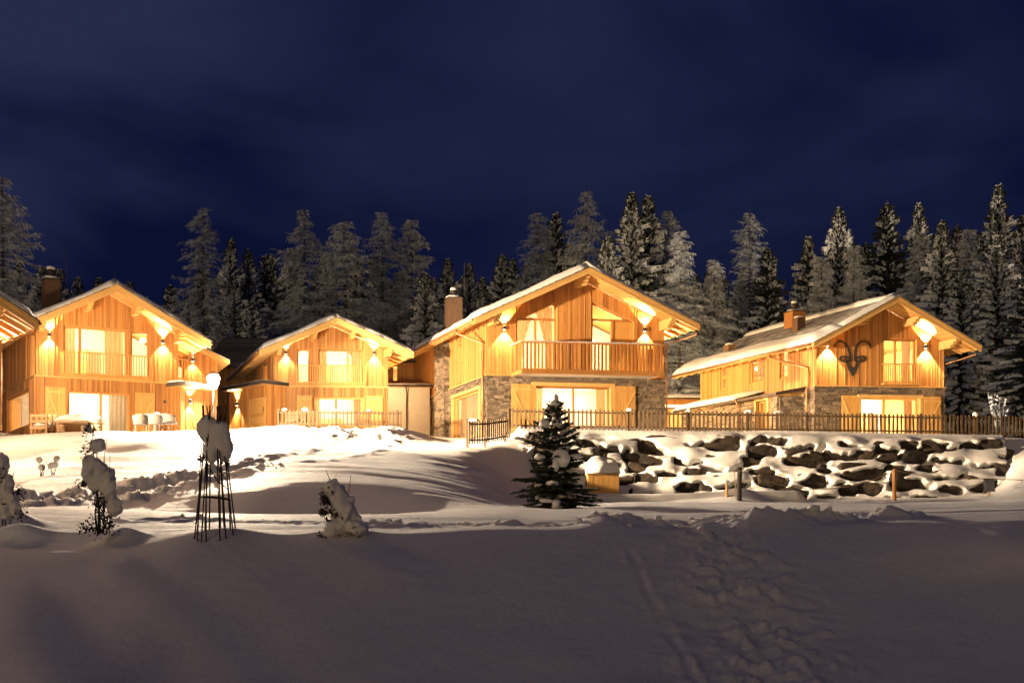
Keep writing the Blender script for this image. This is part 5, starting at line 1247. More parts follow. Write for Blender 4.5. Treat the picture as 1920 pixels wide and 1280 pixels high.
# ------------------------------------------------------------------ picket fences
def cap_blob(parent, p, r, seed, name='snow_cap'):
    mb = MB(); mb.blob((0, 0, 0), r, seed=seed, sub=3, amp=0.35, freq=1.4, flat=-r[2] * 0.5); mb.build(name, 'snow_soft', parent, smooth=True, loc=p)
def picket_fence(label, pts, hgt, step, pw=0.085, posts=(), caps=(), mat='weathered_wood', lean=0.0, post_extra=0.25, name='picket_fence'):
    """pts: base points of the fence line; pickets spaced by step along it"""
    pts = [Vector(p) for p in pts]; root = thing(name, label, 'fence', pts[0])
    O = pts[0]; seg = [(b - a).length for a, b in zip(pts[:-1], pts[1:])]; tot = sum(seg)
    def along(s):
        for a, b, l_ in zip(pts[:-1], pts[1:], seg):
            if s <= l_ + 1e-6: return a.lerp(b, s / l_), (b - a).normalized()
            s -= l_
        return pts[-1].copy(), (pts[-1] - pts[-2]).normalized()
    pm = {}
    def picket_mesh(v):
        if v not in pm:
            mb = MB(); w2, hh = pw / 2 * R.uniform(0.85, 1.1), hgt * R.uniform(0.97, 1.03)
            mb.hexa([(-w2, -0.015, 0.06), (w2, -0.015, 0.06), (w2, 0.012, 0.06), (-w2, 0.012, 0.06), (-w2, -0.015, hh), (w2, -0.015, hh), (w2, 0.012, hh), (-w2, 0.012, hh)], tone=R.random())
            o = mb.build('picket', mat, root); pm[v] = o.data; return o
        return link('picket', pm[v], root)
    k = int(tot / step)
    for i in range(k + 1):
        p, d = along(tot * i / k); n_ = Vector((d.y, -d.x, 0)).normalized()
        if n_.y > 0: n_ = -n_
        o = picket_mesh(i % 9 if i >= 9 else i); o.location = p - O + n_ * 0.035; o.rotation_euler = (0, R.uniform(-0.02, 0.02), math.atan2(d.y, d.x))
    for a, b in zip(pts[:-1], pts[1:]):
        for zz_ in (0.20 * hgt, 0.86 * hgt):
            mb = MB(); mb.bar(a - O + Vector((0, 0, zz_)), b - O + Vector((0, 0, zz_)), 0.035, 0.085); mb.build('rail', mat, root)
    for s_ in posts:
        p, d = along(s_ * tot); n_ = Vector((d.y, -d.x, 0)).normalized()
        if n_.y > 0: n_ = -n_
        mb = MB(); q = p - O - n_ * 0.075; mb.box(q.x - 0.06, q.x + 0.06, q.y - 0.05, q.y + 0.05, -0.5 + q.z, q.z + hgt + 0.06); mb.build('post', mat, root)
    for (s_, w_, hh) in caps:
        p, d = along(s_ * tot); cap_blob(root, p - O + Vector((0, 0.05, hgt + hh * 0.1)), (w_, 0.12, hh), s_ * 99)
    return root
def fpt(x, ybase, d): return at(x, ybase, d)
long_pts = [fpt(953, 805, 52.7), fpt(1250, 810, 52.9), fpt(1560, 814, 53.4), fpt(1800, 817, 54.2), fpt(1985, 821, 55.0)]
picket_fence('long dark picket fence running along the top of the boulder wall', long_pts, 1.06, 0.215, pw=0.10,
             posts=(0.002, 0.105, 0.21, 0.315, 0.42, 0.525, 0.63, 0.735, 0.84, 0.94), caps=[(0.212, 0.17, 0.11), (0.315, 0.15, 0.10), (0.422, 0.2, 0.11), (0.475, 0.24, 0.08), (0.64, 0.12, 0.08), (0.838, 0.13, 0.17), (0.942, 0.2, 0.13)])
g1, g2 = at(879, 834, 48.8), at(950, 826, 52.2)
ret_pts = [g1, at(908, 833, 50.0), g2]
picket_fence('short pale picket fence stepping down the slope beside the large chalet', ret_pts, 1.12, 0.215, pw=0.11, posts=(0.0, 0.42, 0.99), mat='weathered_wood', caps=[(0.12, 0.25, 0.09)])
small_pts = [ground_at(522, 57.6) + Vector((0, 0, 0.02)), ground_at(640, 57.8) + Vector((0, 0, 0.02)), ground_at(752, 58.2) + Vector((0, 0, 0.02))]
for p, y in zip(small_pts, (800, 801, 802)): p.z = at(0, y, p.y).z
picket_fence('short dark picket fence in front of the smaller back chalet', small_pts, 0.92, 0.20, pw=0.085, posts=(0.0, 0.23, 0.47, 0.74, 0.97), caps=[(0.05, 0.14, 0.1), (0.22, 0.2, 0.12), (0.47, 0.1, 0.08), (0.74, 0.15, 0.08)])

# ------------------------------------------------------------------ posts, rope, solar panel, box, marker stick
def post_thing(label, x, yt, d, w_, mat, lean=0.0, name='wooden_post', cat='post'):
    b = ground_at(x, d); zt_ = at(x, yt, d).z - b.z; root = thing(name, label, cat, b)
    mb = MB(); mb.tube([(0, 0, -0.4), (0, 0, zt_ * 0.5), (lean, 0, zt_)], [w_ * 0.55, w_ * 0.5, w_ * 0.48], 8); mb.build('shaft', mat, root)
    return root, b + Vector((lean, 0, zt_))
pa, ta = post_thing('dark wooden post holding the rope in front of the boulder wall', 1386, 880, 44.0, 0.20, 'bark', 0.03)
pb, tb = post_thing('pale wooden post at the middle of the sagging rope', 1677, 879, 46.0, 0.17, 'larch_boards', 0.0)
pc, tc_ = post_thing('short pale stake beside the dark rope post', 1363, 905, 44.6, 0.11, 'pine_panel')
cap_blob(pc, (0, 0, tc_.z - ground_at(1363, 44.6).z + 0.04), (0.13, 0.12, 0.09), 3)
post_thing('thin leaning cane right beside the dark rope post', 1379, 881, 44.3, 0.035, 'pallet_wood', -0.06, 'garden_cane', 'cane')
sp_, ts = post_thing('small solar panel on a wooden stake near the wall end', 1854, 915, 46.0, 0.09, 'pallet_wood', 0, 'solar_panel', 'solar panel')
bz = ts.z - ground_at(1854, 46.0).z
mb = MB(); mb.box(-0.21, 0.21, -0.03, 0.0, -0.24, 0.24); o = mb.build('cell_panel', 'solar_cells', sp_, loc=(0, -0.06, bz + 0.13)); o.rotation_euler = (math.radians(-8), 0, 0.05)
mb = MB(); mb.box(-0.24, 0.24, 0.004, 0.03, -0.27, 0.27); o = mb.build('panel_frame', 'dark_metal', sp_, loc=(0, -0.06, bz + 0.13)); o.rotation_euler = (math.radians(-8), 0, 0.05)
def rope(mb, a, b, sag, n=16):
    pts = []
    for i in range(n + 1):
        t = i / n; p = a.lerp(b, t); p.z -= sag * 4 * t * (1 - t); pts.append(p)
    mb.tube(pts, 0.018, 5)
mb = MB(); off = Vector((0, -0.12, -0.06)); rope(mb, ta + off, tb + off, 0.78); rope(mb, tb + off, at(1850, 897, 46.0), 0.12); rope(mb, at(1850, 897, 46.0), at(2080, 899, 47), 0.05)
o = mb.build('rope', 'rope'); tag(o, 'thin rope sagging between the posts before the boulder wall', 'rope')
bxp = ground_at(1130, 47.3); BX = thing('wooden_box', 'small wooden box with a thick snow hood beside the fir tree', 'box', bxp)
k = 47.3 / FPX; bw = 29 * k; zt_ = at(1130, 890, 47.3).z - bxp.z
mb = MB()
for i in range(6): mb.box(-bw + i * bw / 3 + 0.004, -bw + (i + 1) * bw / 3 - 0.004, -0.45 - R.uniform(0, 0.01), -0.42, -0.3, zt_)
mb.box(-bw, bw, -0.418, 0.45, -0.3, zt_ - 0.01); mb.build('panelling', 'pine_panel', BX)
mb = MB(); mb.box(-bw - 0.04, bw + 0.04, -0.5, 0.5, zt_ + 0.002, zt_ + 0.05); mb.build('lid', 'pallet_wood', BX)
mb = MB(); mb.blob((0, 0, zt_ + 0.18), (bw * 1.12, 0.62, 0.62), seed=4, sub=4, amp=0.22, flat=-0.1); mb.build('snow_hood', 'snow', BX, smooth=True)
mk, _ = post_thing('orange marker stick in the snow before the small fence', 617, 794, 55.5, 0.05, 'pine_panel', 0, 'marker_stick', 'stick')

# ------------------------------------------------------------------ terrace furniture of the left chalet
def terrace(x, d): return ground_at(x, d)
for (x, d, lab) in ((78, 46.6, 'pallet armchair standing nearest the corner of the left chalet'), (97, 47.4, 'pallet armchair half hidden beside the snowy lounge table')):
    b = terrace(x, d); PC = thing('pallet_chair', lab, 'chair', b, 'pallet armchairs on the terrace')
    mb = MB()
    for sx in (-0.36, 0.28): mb.box(sx, sx + 0.08, -0.3, -0.22, -0.1, 0.82); mb.box(sx, sx + 0.08, 0.25, 0.33, -0.1, 0.82)
    mb.build('frame', 'pallet_wood', PC)
    for zz_ in (0.22, 0.5, 0.74):
        mb = MB(); mb.box(-0.38, 0.38, -0.33, -0.302, zz_ - 0.055, zz_ + 0.055); mb.build('slat', 'pallet_wood', PC)
    mb = MB(); mb.blob((0, 0, 0.36), (0.36, 0.34, 0.14), seed=x, sub=3, amp=0.2); mb.build('seat_snow', 'snow_soft', PC, smooth=True)
b = terrace(150, 46.8); TB = thing('lounge_table', 'low lounge table under a thick cushion of snow', 'table', b)
mb = MB(); mb.box(-0.95, 0.95, -0.4, 0.4, 0.36, 0.42); mb.build('table_top', 'pallet_wood', TB)
for sx in (-0.85, 0.79):
    for sy in (-0.35, 0.29): mb = MB(); mb.box(sx, sx + 0.06, sy, sy + 0.06, -0.1, 0.358); mb.build('leg', 'pallet_wood', TB)
mb = MB(); mb.blob((0, 0, 0.52), (1.05, 0.5, 0.24), seed=8, sub=4, amp=0.15, flat=-0.09); mb.build('snow_cover', 'snow_soft', TB, smooth=True)
b = terrace(122, 47.6); SF = thing('outdoor_sofa', 'outdoor sofa with snow heaped on its seat, beside the patio window', 'sofa', b)
mb = MB(); mb.box(-0.85, 0.85, -0.35, 0.4, 0.0, 0.32); mb.build('base', 'pallet_wood', SF); mb = MB(); mb.box(-0.85, 0.85, 0.405, 0.52, 0.0, 0.75); mb.build('backrest', 'pallet_wood', SF)
mb = MB(); mb.blob((0, 0, 0.42), (0.9, 0.46, 0.2), seed=5, sub=3, amp=0.15, flat=-0.1); mb.build('seat_snow', 'snow_soft', SF, smooth=True)
b = terrace(291, 49.2); DT = thing('dining_table', 'round garden dining table with a snow-dusted top', 'table', b)
mb = MB(); mb.tube([(0, 0, 0.70), (0, 0, 0.74)], 0.62, 24); mb.build('table_top', 'wicker', DT); mb = MB(); mb.tube([(0, 0, -0.1), (0, 0, 0.699)], [0.1, 0.04], 8); mb.build('pedestal', 'dark_metal', DT)
mb = MB(); mb.blob((0, 0, 0.745), (0.55, 0.55, 0.05), seed=2, sub=3, amp=0.2, flat=0.0); mb.blob((0.1, 0, 0.8), (0.12, 0.12, 0.1), seed=3, sub=2, amp=0.1); mb.build('snow_cover', 'snow_soft', DT, smooth=True)
for (x, d, ang, lab) in ((263, 48.0, 0.5, 'wicker garden chair at the left of the dining table'), (292, 48.1, 0.0, 'wicker garden chair in front of the dining table'), (318, 48.9, -0.4, 'wicker garden chair at the right of the dining table')):
    b = terrace(x, d); WC = thing('wicker_chair', lab, 'chair', b, 'wicker chairs around the dining table'); WC.rotation_euler = (0, 0, ang)
    mb = MB(); vs_, fs = [], []; n_ = 14
    for i in range(n_ + 1):
        a = math.pi + math.pi * i / n_
        for (r_, zz_) in ((0.30, 0.36), (0.34, 0.6), (0.37, 0.80 - 0.10 * abs(math.cos(a)) ** 2)):
            vs_.append((r_ * math.cos(a), r_ * math.sin(a) * 0.9, zz_))
    m_ = len(vs_); vs_ += [(x_ * 0.93, y_ * 0.93, z_) for (x_, y_, z_) in vs_]
    for i in range(n_):
        for j in range(2):
            q = (i * 3 + j, (i + 1) * 3 + j, (i + 1) * 3 + j + 1, i * 3 + j + 1); fs += [q, tuple(v + m_ for v in reversed(q))]
        fs.append((i * 3 + 2, (i + 1) * 3 + 2, m_ + (i + 1) * 3 + 2, m_ + i * 3 + 2))
    mb.add(vs_, fs); mb.build('backrest', 'wicker', WC, smooth=True)
    mb = MB(); mb.tube([(0, 0, 0.34), (0, 0, 0.40)], 0.31, 16); mb.build('seat', 'wicker', WC)
    for (sx, sy) in ((-0.22, -0.2), (0.22, -0.2), (-0.22, 0.2), (0.22, 0.2)): mb = MB(); mb.tube([(sx * 1.15, sy * 1.15, -0.1), (sx, sy, 0.339)], 0.015, 5); mb.build('leg', 'dark_metal', WC)
b = ground_at(556, 59.0); BN = thing('garden_bench', 'garden bench behind the short dark picket fence', 'bench', Vector((b.x, b.y, b.z)))
for zz_ in (0.45, 0.62, 0.8): mb = MB(); mb.box(-0.6, 0.6, 0.2, 0.225, zz_, zz_ + 0.1); mb.build('slat', 'pallet_wood', BN)
mb = MB(); mb.box(-0.6, 0.6, -0.2, 0.198, 0.38, 0.42); mb.build('seat', 'pallet_wood', BN)
for sx in (-0.55, 0.49): mb = MB(); mb.box(sx, sx + 0.06, 0.12, 0.197, -0.1, 0.379); mb.box(sx, sx + 0.06, 0.226, 0.25, -0.1, 0.92); mb.box(sx, sx + 0.06, -0.19, -0.12, -0.1, 0.379); mb.build('leg', 'pallet_wood', BN)

# ------------------------------------------------------------------ snow-laden garden plants on the near crest
def PXL(base, d):      # photo pixels -> coordinates local to a plant standing at depth d
    return lambda x, y, dy=0.0: Vector(((x - 960.0) / FPX * d - base.x, dy, (HOR - y) / FPX * d - base.z))
def twig(mb, pts, r0, r1, n=5):
    mb.tube(pts, [r0 + (r1 - r0) * i / (len(pts) - 1) for i in range(len(pts))], n)
def wob(a, b, k=5, amp=0.02, sd=0):
    a, b = Vector(a), Vector(b); out = []
    for i in range(k + 1):
        t = i / k; p = a.lerp(b, t)
        if 0 < i < k: p += Vector((mnoise.noise(Vector((sd, t * 3, 1))), mnoise.noise(Vector((sd, t * 3, 7))), 0)) * amp * 2
        out.append(p)
    return out
def merged(name, mb, mat, parent, voxel=0.022):
    """overlapping lumps of snow grown together into one smooth body"""
    o = mb.build(name, mat); md = o.modifiers.new('remesh', 'REMESH'); md.mode = 'VOXEL'; md.voxel_size = voxel; md.use_smooth_shade = True
    sm_ = o.modifiers.new('smooth', 'SMOOTH'); sm_.factor = 0.6; sm_.iterations = 6
    dg = bpy.context.evaluated_depsgraph_get(); me_ = bpy.data.meshes.new_from_object(o.evaluated_get(dg)); bpy.data.objects.remove(o)
    me_.name = name
    if not me_.materials: me_.materials.append(MATS[mat])
    return link(name, me_, parent)
# willow obelisk
d = 15.2; b = ground_at(404, d); OB = thing('plant_obelisk', 'rustic twig obelisk wrapped in a hanging hood of snow', 'plant support', b); q = PXL(b, d)
mb = MB()
for i, (x0, x1, x2, dy) in enumerate(((369, 378, 382, 0.05), (382, 380, 384, -0.22), (386, 390, 392, 0.18), (398, 393, 392, -0.26), (404, 406, 402, 0.24), (421, 413, 412, -0.24), (426, 422, 418, 0.15), (439, 426, 416, -0.08), (376, 384, 390, 0.22), (372, 381, 386, -0.12), (434, 424, 414, 0.2), (410, 408, 406, 0.28), (392, 392, 396, -0.3), (430, 420, 408, -0.2))):
    x0 = 404 + (x0 - 404) * 1.08; pts = [q(x0, 996, dy * 1.15), q(x1 + (x0 - x1) * 0.45, 940, dy * 0.85), q(x1, 880, dy * 0.6), q(x2, 800, dy * 0.4), q(x2 + R.uniform(-6, 6), 760, dy * 0.3)]
    pts[0].z -= 0.15
    twig(mb, pts, 0.011, 0.007, 6)
mb.build('upright', 'dark_twig', OB, smooth=True)
mb = MB(); ring = [q(375, 931, 0.05), q(390, 933, -0.2), q(412, 934, -0.2), q(432, 937, 0.0), q(415, 932, 0.2), q(388, 930, 0.18), q(375, 931, 0.05)]; twig(mb, ring, 0.011, 0.011)
twig(mb, [q(398, 880, -0.1), q(410, 900, -0.1), q(430, 918, -0.05)], 0.01, 0.006); twig(mb, [q(403, 878, 0.1), q(414, 888, 0.1), q(427, 908, 0.05)], 0.009, 0.006); mb.build('binding', 'dark_twig', OB)
mb = MB()
for i, ((xa, ya), (xb, yb)) in enumerate((((390, 785), (402, 746)), ((405, 790), (424, 757)), ((372, 810), (361, 790)), ((415, 800), (426, 780)), ((418, 802), (430, 788)), ((433, 830), (449, 806)), ((414, 798), (421, 778)), ((402, 790), (403, 779)))):
    twig(mb, wob(q(xa, ya + 14), q(xb, yb), 4, 0.02, i), 0.008, 0.005)
mb.build('twig', 'dark_twig', OB)
mb = MB()
mb.blob(q(390, 803, 0), (0.155, 0.15, 0.20), 11, 4, 0.20); mb.blob(q(408, 815, 0.02), (0.17, 0.16, 0.22), 12, 4, 0.2); mb.blob(q(420, 832, 0), (0.13, 0.14, 0.17), 13, 4, 0.25); mb.blob(q(398, 845, -0.05), (0.10, 0.12, 0.21), 14, 4, 0.2); mb.blob(q(421, 850, 0.04), (0.085, 0.10, 0.13), 15, 3, 0.2); mb.blob(q(380, 800, 0.03), (0.10, 0.12, 0.11), 16, 3, 0.2)
merged('snow_hood', mb, 'snow_soft', OB)
mb = MB()
for i in range(60):
    x, y = R.choice(((380, 858), (385, 850), (424, 862), (420, 858), (383, 866))); p = q(x + R.gauss(0, 4), y + R.gauss(0, 5), R.uniform(-0.1, 0.1)); s_ = R.uniform(0.012, 0.028)
    mb.add([p + Vector((R.gauss(0, s_), R.gauss(0, s_), R.gauss(0, s_))) for _ in range(3)], [(0, 1, 2)])
mb.build('dead_leaves', 'dark_twig', OB, kind='stuff')
def shrub(label, x, d, blobs, stems, leafs, nleaf, name='snowy_shrub'):
    b = ground_at(x, d); root = thing(name, label, 'shrub', b); q = PXL(b, d); mb = MB()
    for i, (p0, p1, r_) in enumerate(stems): twig(mb, wob(q(*p0, R.uniform(-0.05, 0.05)), q(*p1, R.uniform(-0.1, 0.1)), 6, 0.035, x + i), r_, r_ * 0.45)
    for i in range(26):
        cx_, cy_, rx, ry, rz_ = R.choice(blobs); a_ = R.uniform(0, 6.283); p0 = q(cx_, cy_, R.uniform(-0.05, 0.05)); e_ = q(cx_ + math.cos(a_) * rx * R.uniform(1.15, 1.6), cy_ - abs(math.sin(a_)) * rz_ * R.uniform(1.1, 1.7) + 4, R.uniform(-0.15, 0.1))
        twig(mb, wob(p0, e_, 3, 0.02, x + i), 0.004, 0.002, 4)
    mb.build('stems', 'dark_twig', root)
    mb = MB()
    for i, (cx_, cy_, rx, ry, rz_) in enumerate(blobs): mb.blob(q(cx_, cy_, R.uniform(-0.06, 0.06)), (rx * d / FPX, ry, rz_ * d / FPX), x + i * 3.7, 4, 0.38, 1.8)
    merged('snow_load', mb, 'snow_soft', root, 0.017)
    mb = MB()
    for i in range(nleaf):
        cx_, cy_, sx, sy = R.choice(leafs); p = q(cx_ + R.gauss(0, sx), cy_ + R.gauss(0, sy), R.gauss(0, 0.10)); s_ = R.uniform(0.010, 0.026)
        mb.add([p + Vector((R.gauss(0, s_), R.gauss(0, s_), R.gauss(0, s_))) for _ in range(3)], [(0, 1, 2)])
    mb.build('foliage', 'dark_twig', root, kind='stuff')
    return root
shrub('tall snow-laden shrub left of the twig obelisk, with dark stems', 192, 15.6,
      [(166, 803, 7, 0.05, 8), (182, 834, 14, 0.11, 13), (165, 868, 13, 0.11, 15), (180, 880, 23, 0.17, 20), (196, 902, 22, 0.17, 24), (178, 908, 13, 0.12, 14), (213, 950, 15, 0.13, 18), (204, 925, 12, 0.10, 14), (173, 893, 14, 0.1, 14)],
      [((190, 1000), (176, 815), 0.012), ((186, 1000), (170, 800), 0.009), ((195, 998), (192, 782), 0.007), ((200, 998), (209, 852), 0.007), ((184, 1002), (181, 930), 0.014), ((192, 1000), (196, 930), 0.014), ((205, 1000), (203, 940), 0.01), ((178, 1002), (182, 925), 0.01), ((198, 1001), (188, 920), 0.012), ((186, 1000), (187, 860), 0.012)],
      [(188, 945, 8, 12), (190, 960, 9, 14), (195, 975, 9, 12), (183, 990, 8, 8), (168, 806, 4, 6), (168, 842, 5, 10), (155, 905, 3, 4), (205, 985, 6, 10), (160, 990, 6, 5)], 900)
shrub('snow-laden shrub bowed over at the left edge', 12, 15.8,
      [(4, 872, 15, 0.13, 22), (16, 905, 11, 0.12, 16), (8, 925, 13, 0.13, 16), (22, 935, 12, 0.12, 15), (12, 958, 16, 0.14, 16), (33, 955, 9, 0.1, 15), (-14, 900, 16, 0.14, 24), (-20, 945, 18, 0.15, 24), (2, 950, 12, 0.12, 18)],
      [((10, 985), (8, 880), 0.012), ((4, 985), (-8, 870), 0.012), ((18, 982), (22, 920), 0.01), ((30, 975), (36, 950), 0.008), ((-12, 985), (-16, 890), 0.012)],
      [(10, 890, 5, 5), (4, 905, 5, 6), (20, 945, 8, 12), (38, 962, 5, 6), (8, 955, 8, 10), (32, 925, 5, 6)], 420)
shrub('hunched snow-smothered shrub on the crest right of the twig obelisk', 640, 15.0,
      [(625, 914, 16, 0.14, 17), (636, 935, 18, 0.16, 26), (646, 955, 22, 0.18, 30), (655, 982, 24, 0.2, 24), (632, 988, 22, 0.17, 14), (620, 1000, 14, 0.12, 8), (640, 965, 16, 0.17, 28), (674, 992, 16, 0.2, 14), (609, 922, 7, 0.07, 8)],
      [((640, 1010), (612, 882), 0.010), ((645, 1000), (656, 890), 0.008), ((640, 1010), (621, 930), 0.010), ((625, 1010), (604, 1012), 0.010), ((660, 1000), (665, 955), 0.01), ((650, 1005), (640, 930), 0.008), ((615, 990), (602, 966), 0.006), ((668, 998), (650, 925), 0.006)],
      [(608, 930, 3, 6), (612, 940, 4, 4), (626, 918, 3, 8), (632, 962, 7, 12), (637, 972, 5, 8), (650, 1000, 14, 3), (625, 1008, 8, 3), (603, 1008, 2, 4), (607, 960, 3, 3), (670, 990, 3, 8), (645, 1004, 20, 3), (630, 965, 8, 14)], 1500)
for (x, d, lab, hh) in ((78, 37.2, 'small brown twiggy plant poking out of the snow bank', 0.8), (99, 37.4, 'thin frosty stem beside the brown twiggy plant on the bank', 0.75)):
    b = ground_at(x, d); pl = thing('dry_plant', lab, 'plant', b); mb = MB()
    for i in range(5): twig(mb, wob((0, 0, -0.1), (R.uniform(-0.25, 0.25), R.uniform(-0.1, 0.1), hh * R.uniform(0.7, 1.05)), 5, 0.06, i + x), 0.014, 0.005, 4)
    mb.build('stems', 'dark_twig', pl)
    for i in range(3): mb = MB(); mb.blob((R.uniform(-0.15, 0.15), 0, hh * R.uniform(0.35, 0.9)), (0.12, 0.1, 0.12), i + x, 2, 0.3); mb.build('snow_clump', 'snow_soft', pl, smooth=True)
# bare frosted bush beyond the long fence
b = ground_at(1872, 57); bu = thing('bare_bush', 'bare frosted bush behind the far end of the long fence', 'bush', b); mb = MB(); sm = MB()
for i in range(9):
    e = Vector((R.uniform(-0.6, 0.6), R.uniform(-0.3, 0.3), R.uniform(1.5, 2.6))); twig(mb, wob((0, 0, -0.1), e, 6, 0.12, i), 0.022, 0.008, 4)
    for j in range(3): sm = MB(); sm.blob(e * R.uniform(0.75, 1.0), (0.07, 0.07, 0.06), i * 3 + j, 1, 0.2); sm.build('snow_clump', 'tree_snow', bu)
mb.build('stems', 'frosted_twig', bu)
# crumbs of snow thrown up beside the paths
mb = MB()
for (poly, n_, spread, smin, smax) in ((PATH[:5], 320, 1.7, 0.03, 0.13), (TRENCH, 240, 0.85, 0.015, 0.075)):
    for i in range(n_):
        s_ = R.randrange(len(poly) - 1); t = R.random(); x = poly[s_][0] + (poly[s_ + 1][0] - poly[s_][0]) * t; y = poly[s_][1] + (poly[s_ + 1][1] - poly[s_][1]) * t
        x += R.gauss(0, spread * 0.5); y += R.gauss(0, spread * 0.5); r_ = smin + (smax - smin) * R.random() ** 2.2
        mb.blob((x, y, gz(x, y) + r_ * 0.3), (r_ * R.uniform(0.8, 1.4), r_, r_ * 0.75), i * 1.3, 2, 0.4, 1.8)
o = mb.build('snow_crumbs', 'snow', smooth=True); tag(o, 'crumbs and clods of snow strewn along the trodden tracks', 'snow'); o['kind'] = 'stuff'

# ------------------------------------------------------------------ young fir by the box
def fir():
    d = 34.0; b = ground_at(1040, d); root = thing('fir_tree', 'young dark fir tree with clumps of snow before the boulder wall', 'tree', b); rg = random.Random(5)
    H_ = at(0, 742, d).z - b.z
    mb = MB(); mb.tube([(0, 0, -0.3), (0, 0, H_ * 0.5), (0.02, 0, H_ * 0.93)], [0.075, 0.045, 0.012], 7); mb.build('trunk', 'bark', root)
    nd = MB(); sn = MB(); br = MB()
    def spray(p, dirv, ln):
        """needled twig: short flat needles all round"""
        dirv = dirv.normalized(); n_ = max(4, int(ln / 0.025)); sx = dirv.cross(Vector((0, 0, 1)))
        if sx.length < 1e-3: sx = Vector((1, 0, 0))
        sx.normalize(); sz = sx.cross(dirv)
        for i in range(n_):
            t = i / n_; c = p + dirv * ln * t; nl = 0.085 * (1 - 0.4 * t)
            for k in range(5):
                a = rg.uniform(0, 6.283); v = (sx * math.cos(a) + sz * (0.55 * math.sin(a) + 0.2)) * nl + dirv * nl * 0.8
                wv = dirv.cross(v).normalized() * 0.019
                nd.add([c - wv, c + wv, c + v], [(0, 1, 2)], 0, rg.random())
    z = 0.10
    while z < H_ * 0.92:
        t = z / H_; Rr = 1.32 * (1 - t) ** 0.82 * (1.0 if t > 0.12 else 0.9) + 0.05; nb = 9 if t < 0.5 else 6; ph = rg.uniform(0, 6.28)
        for i in range(nb):
            a = ph + 6.283 * i / nb + rg.uniform(-0.25, 0.25); L_ = Rr * rg.uniform(0.55, 1.22); el = -0.16 + 0.75 * t + rg.uniform(-0.16, 0.16)
            dv = Vector((math.cos(a), math.sin(a), 0)); pts = []; zj = rg.uniform(-0.1, 0.1)
            for k in range(6):
                s_ = k / 5; pts.append(Vector((0, 0, z + zj)) + dv * (L_ * s_) + Vector((0, 0, L_ * (el * s_ - 0.30 * s_ * s_ + 0.22 * s_ ** 3))))
            br.tube(pts, [0.014, 0.012, 0.01, 0.008, 0.006, 0.004], 4, cap=False)
            side = Vector((-dv.y, dv.x, 0))
            for k in range(1, 6):
                spray(pts[k - 1], pts[k] - pts[k - 1], (pts[k] - pts[k - 1]).length)
                for s_ in (-1, 1):
                    tl_ = L_ * 0.44 * (1.05 - 0.14 * k) * rg.uniform(0.7, 1.2)
                    if tl_ > 0.05: spray(pts[k], (dv * 0.8 + side * s_ * 0.75 + Vector((0, 0, -0.18))), tl_)
                    if k < 4 and L_ > 0.6: spray(pts[k].lerp(pts[k + 1], 0.5), (dv * 0.7 + side * s_ * 0.8 + Vector((0, 0, -0.25))), tl_ * 0.8)
            spray(pts[5], pts[5] - pts[4], 0.10)
            if rg.random() < 0.42:
                k = rg.choice((2, 3, 4)); r_ = rg.uniform(0.05, 0.12) * (1.2 - 0.4 * t); sn.blob(pts[k] + Vector((0, 0, r_ * 0.5)), (r_ * 1.5, r_ * 1.4, r_ * 0.75), rg.uniform(0, 99), 2, 0.3, 1.6)
        z += 0.17 * (1 - 0.25 * t)
    q = PXL(b, d)
    for (x, y, rx, rz_, dy) in ((1050, 862, 17, 16, -0.75), (1040, 875, 6, 12, -0.85), (1020, 797, 10, 9, -0.3), (1043, 792, 11, 9, -0.2), (1040, 944, 8, 7, -1.1), (1012, 858, 10, 6, -0.5), (1078, 857, 14, 5, -0.3), (1060, 838, 9, 5, -0.3), (1022, 940, 12, 4, -1.0)):
        sn.blob(q(x, y, dy), (rx * d / FPX, 0.18, rz_ * d / FPX), x, 3, 0.25, 1.5)
    br.build('branch', 'bark', root); cr = nd.build('crown', 'fir_needles', root)
    sn.blob(q(1043, 757, 0), (12 * d / FPX, 0.19, 8 * d / FPX), 3, 3, 0.2); sn.blob(q(1043, 748, 0), (5 * d / FPX, 0.09, 9 * d / FPX), 4, 3, 0.2)
    sn.build('snow_clumps', 'snow_soft', root, smooth=True)
    lm = MB(); lm.tube([q(1043, 790, 0), q(1043, 757, 0), q(1041, 740, 0), q(1043, 736, 0)], [0.02, 0.015, 0.012, 0.006], 5); lm.build('leader_shoot', 'bark', root)
fir()

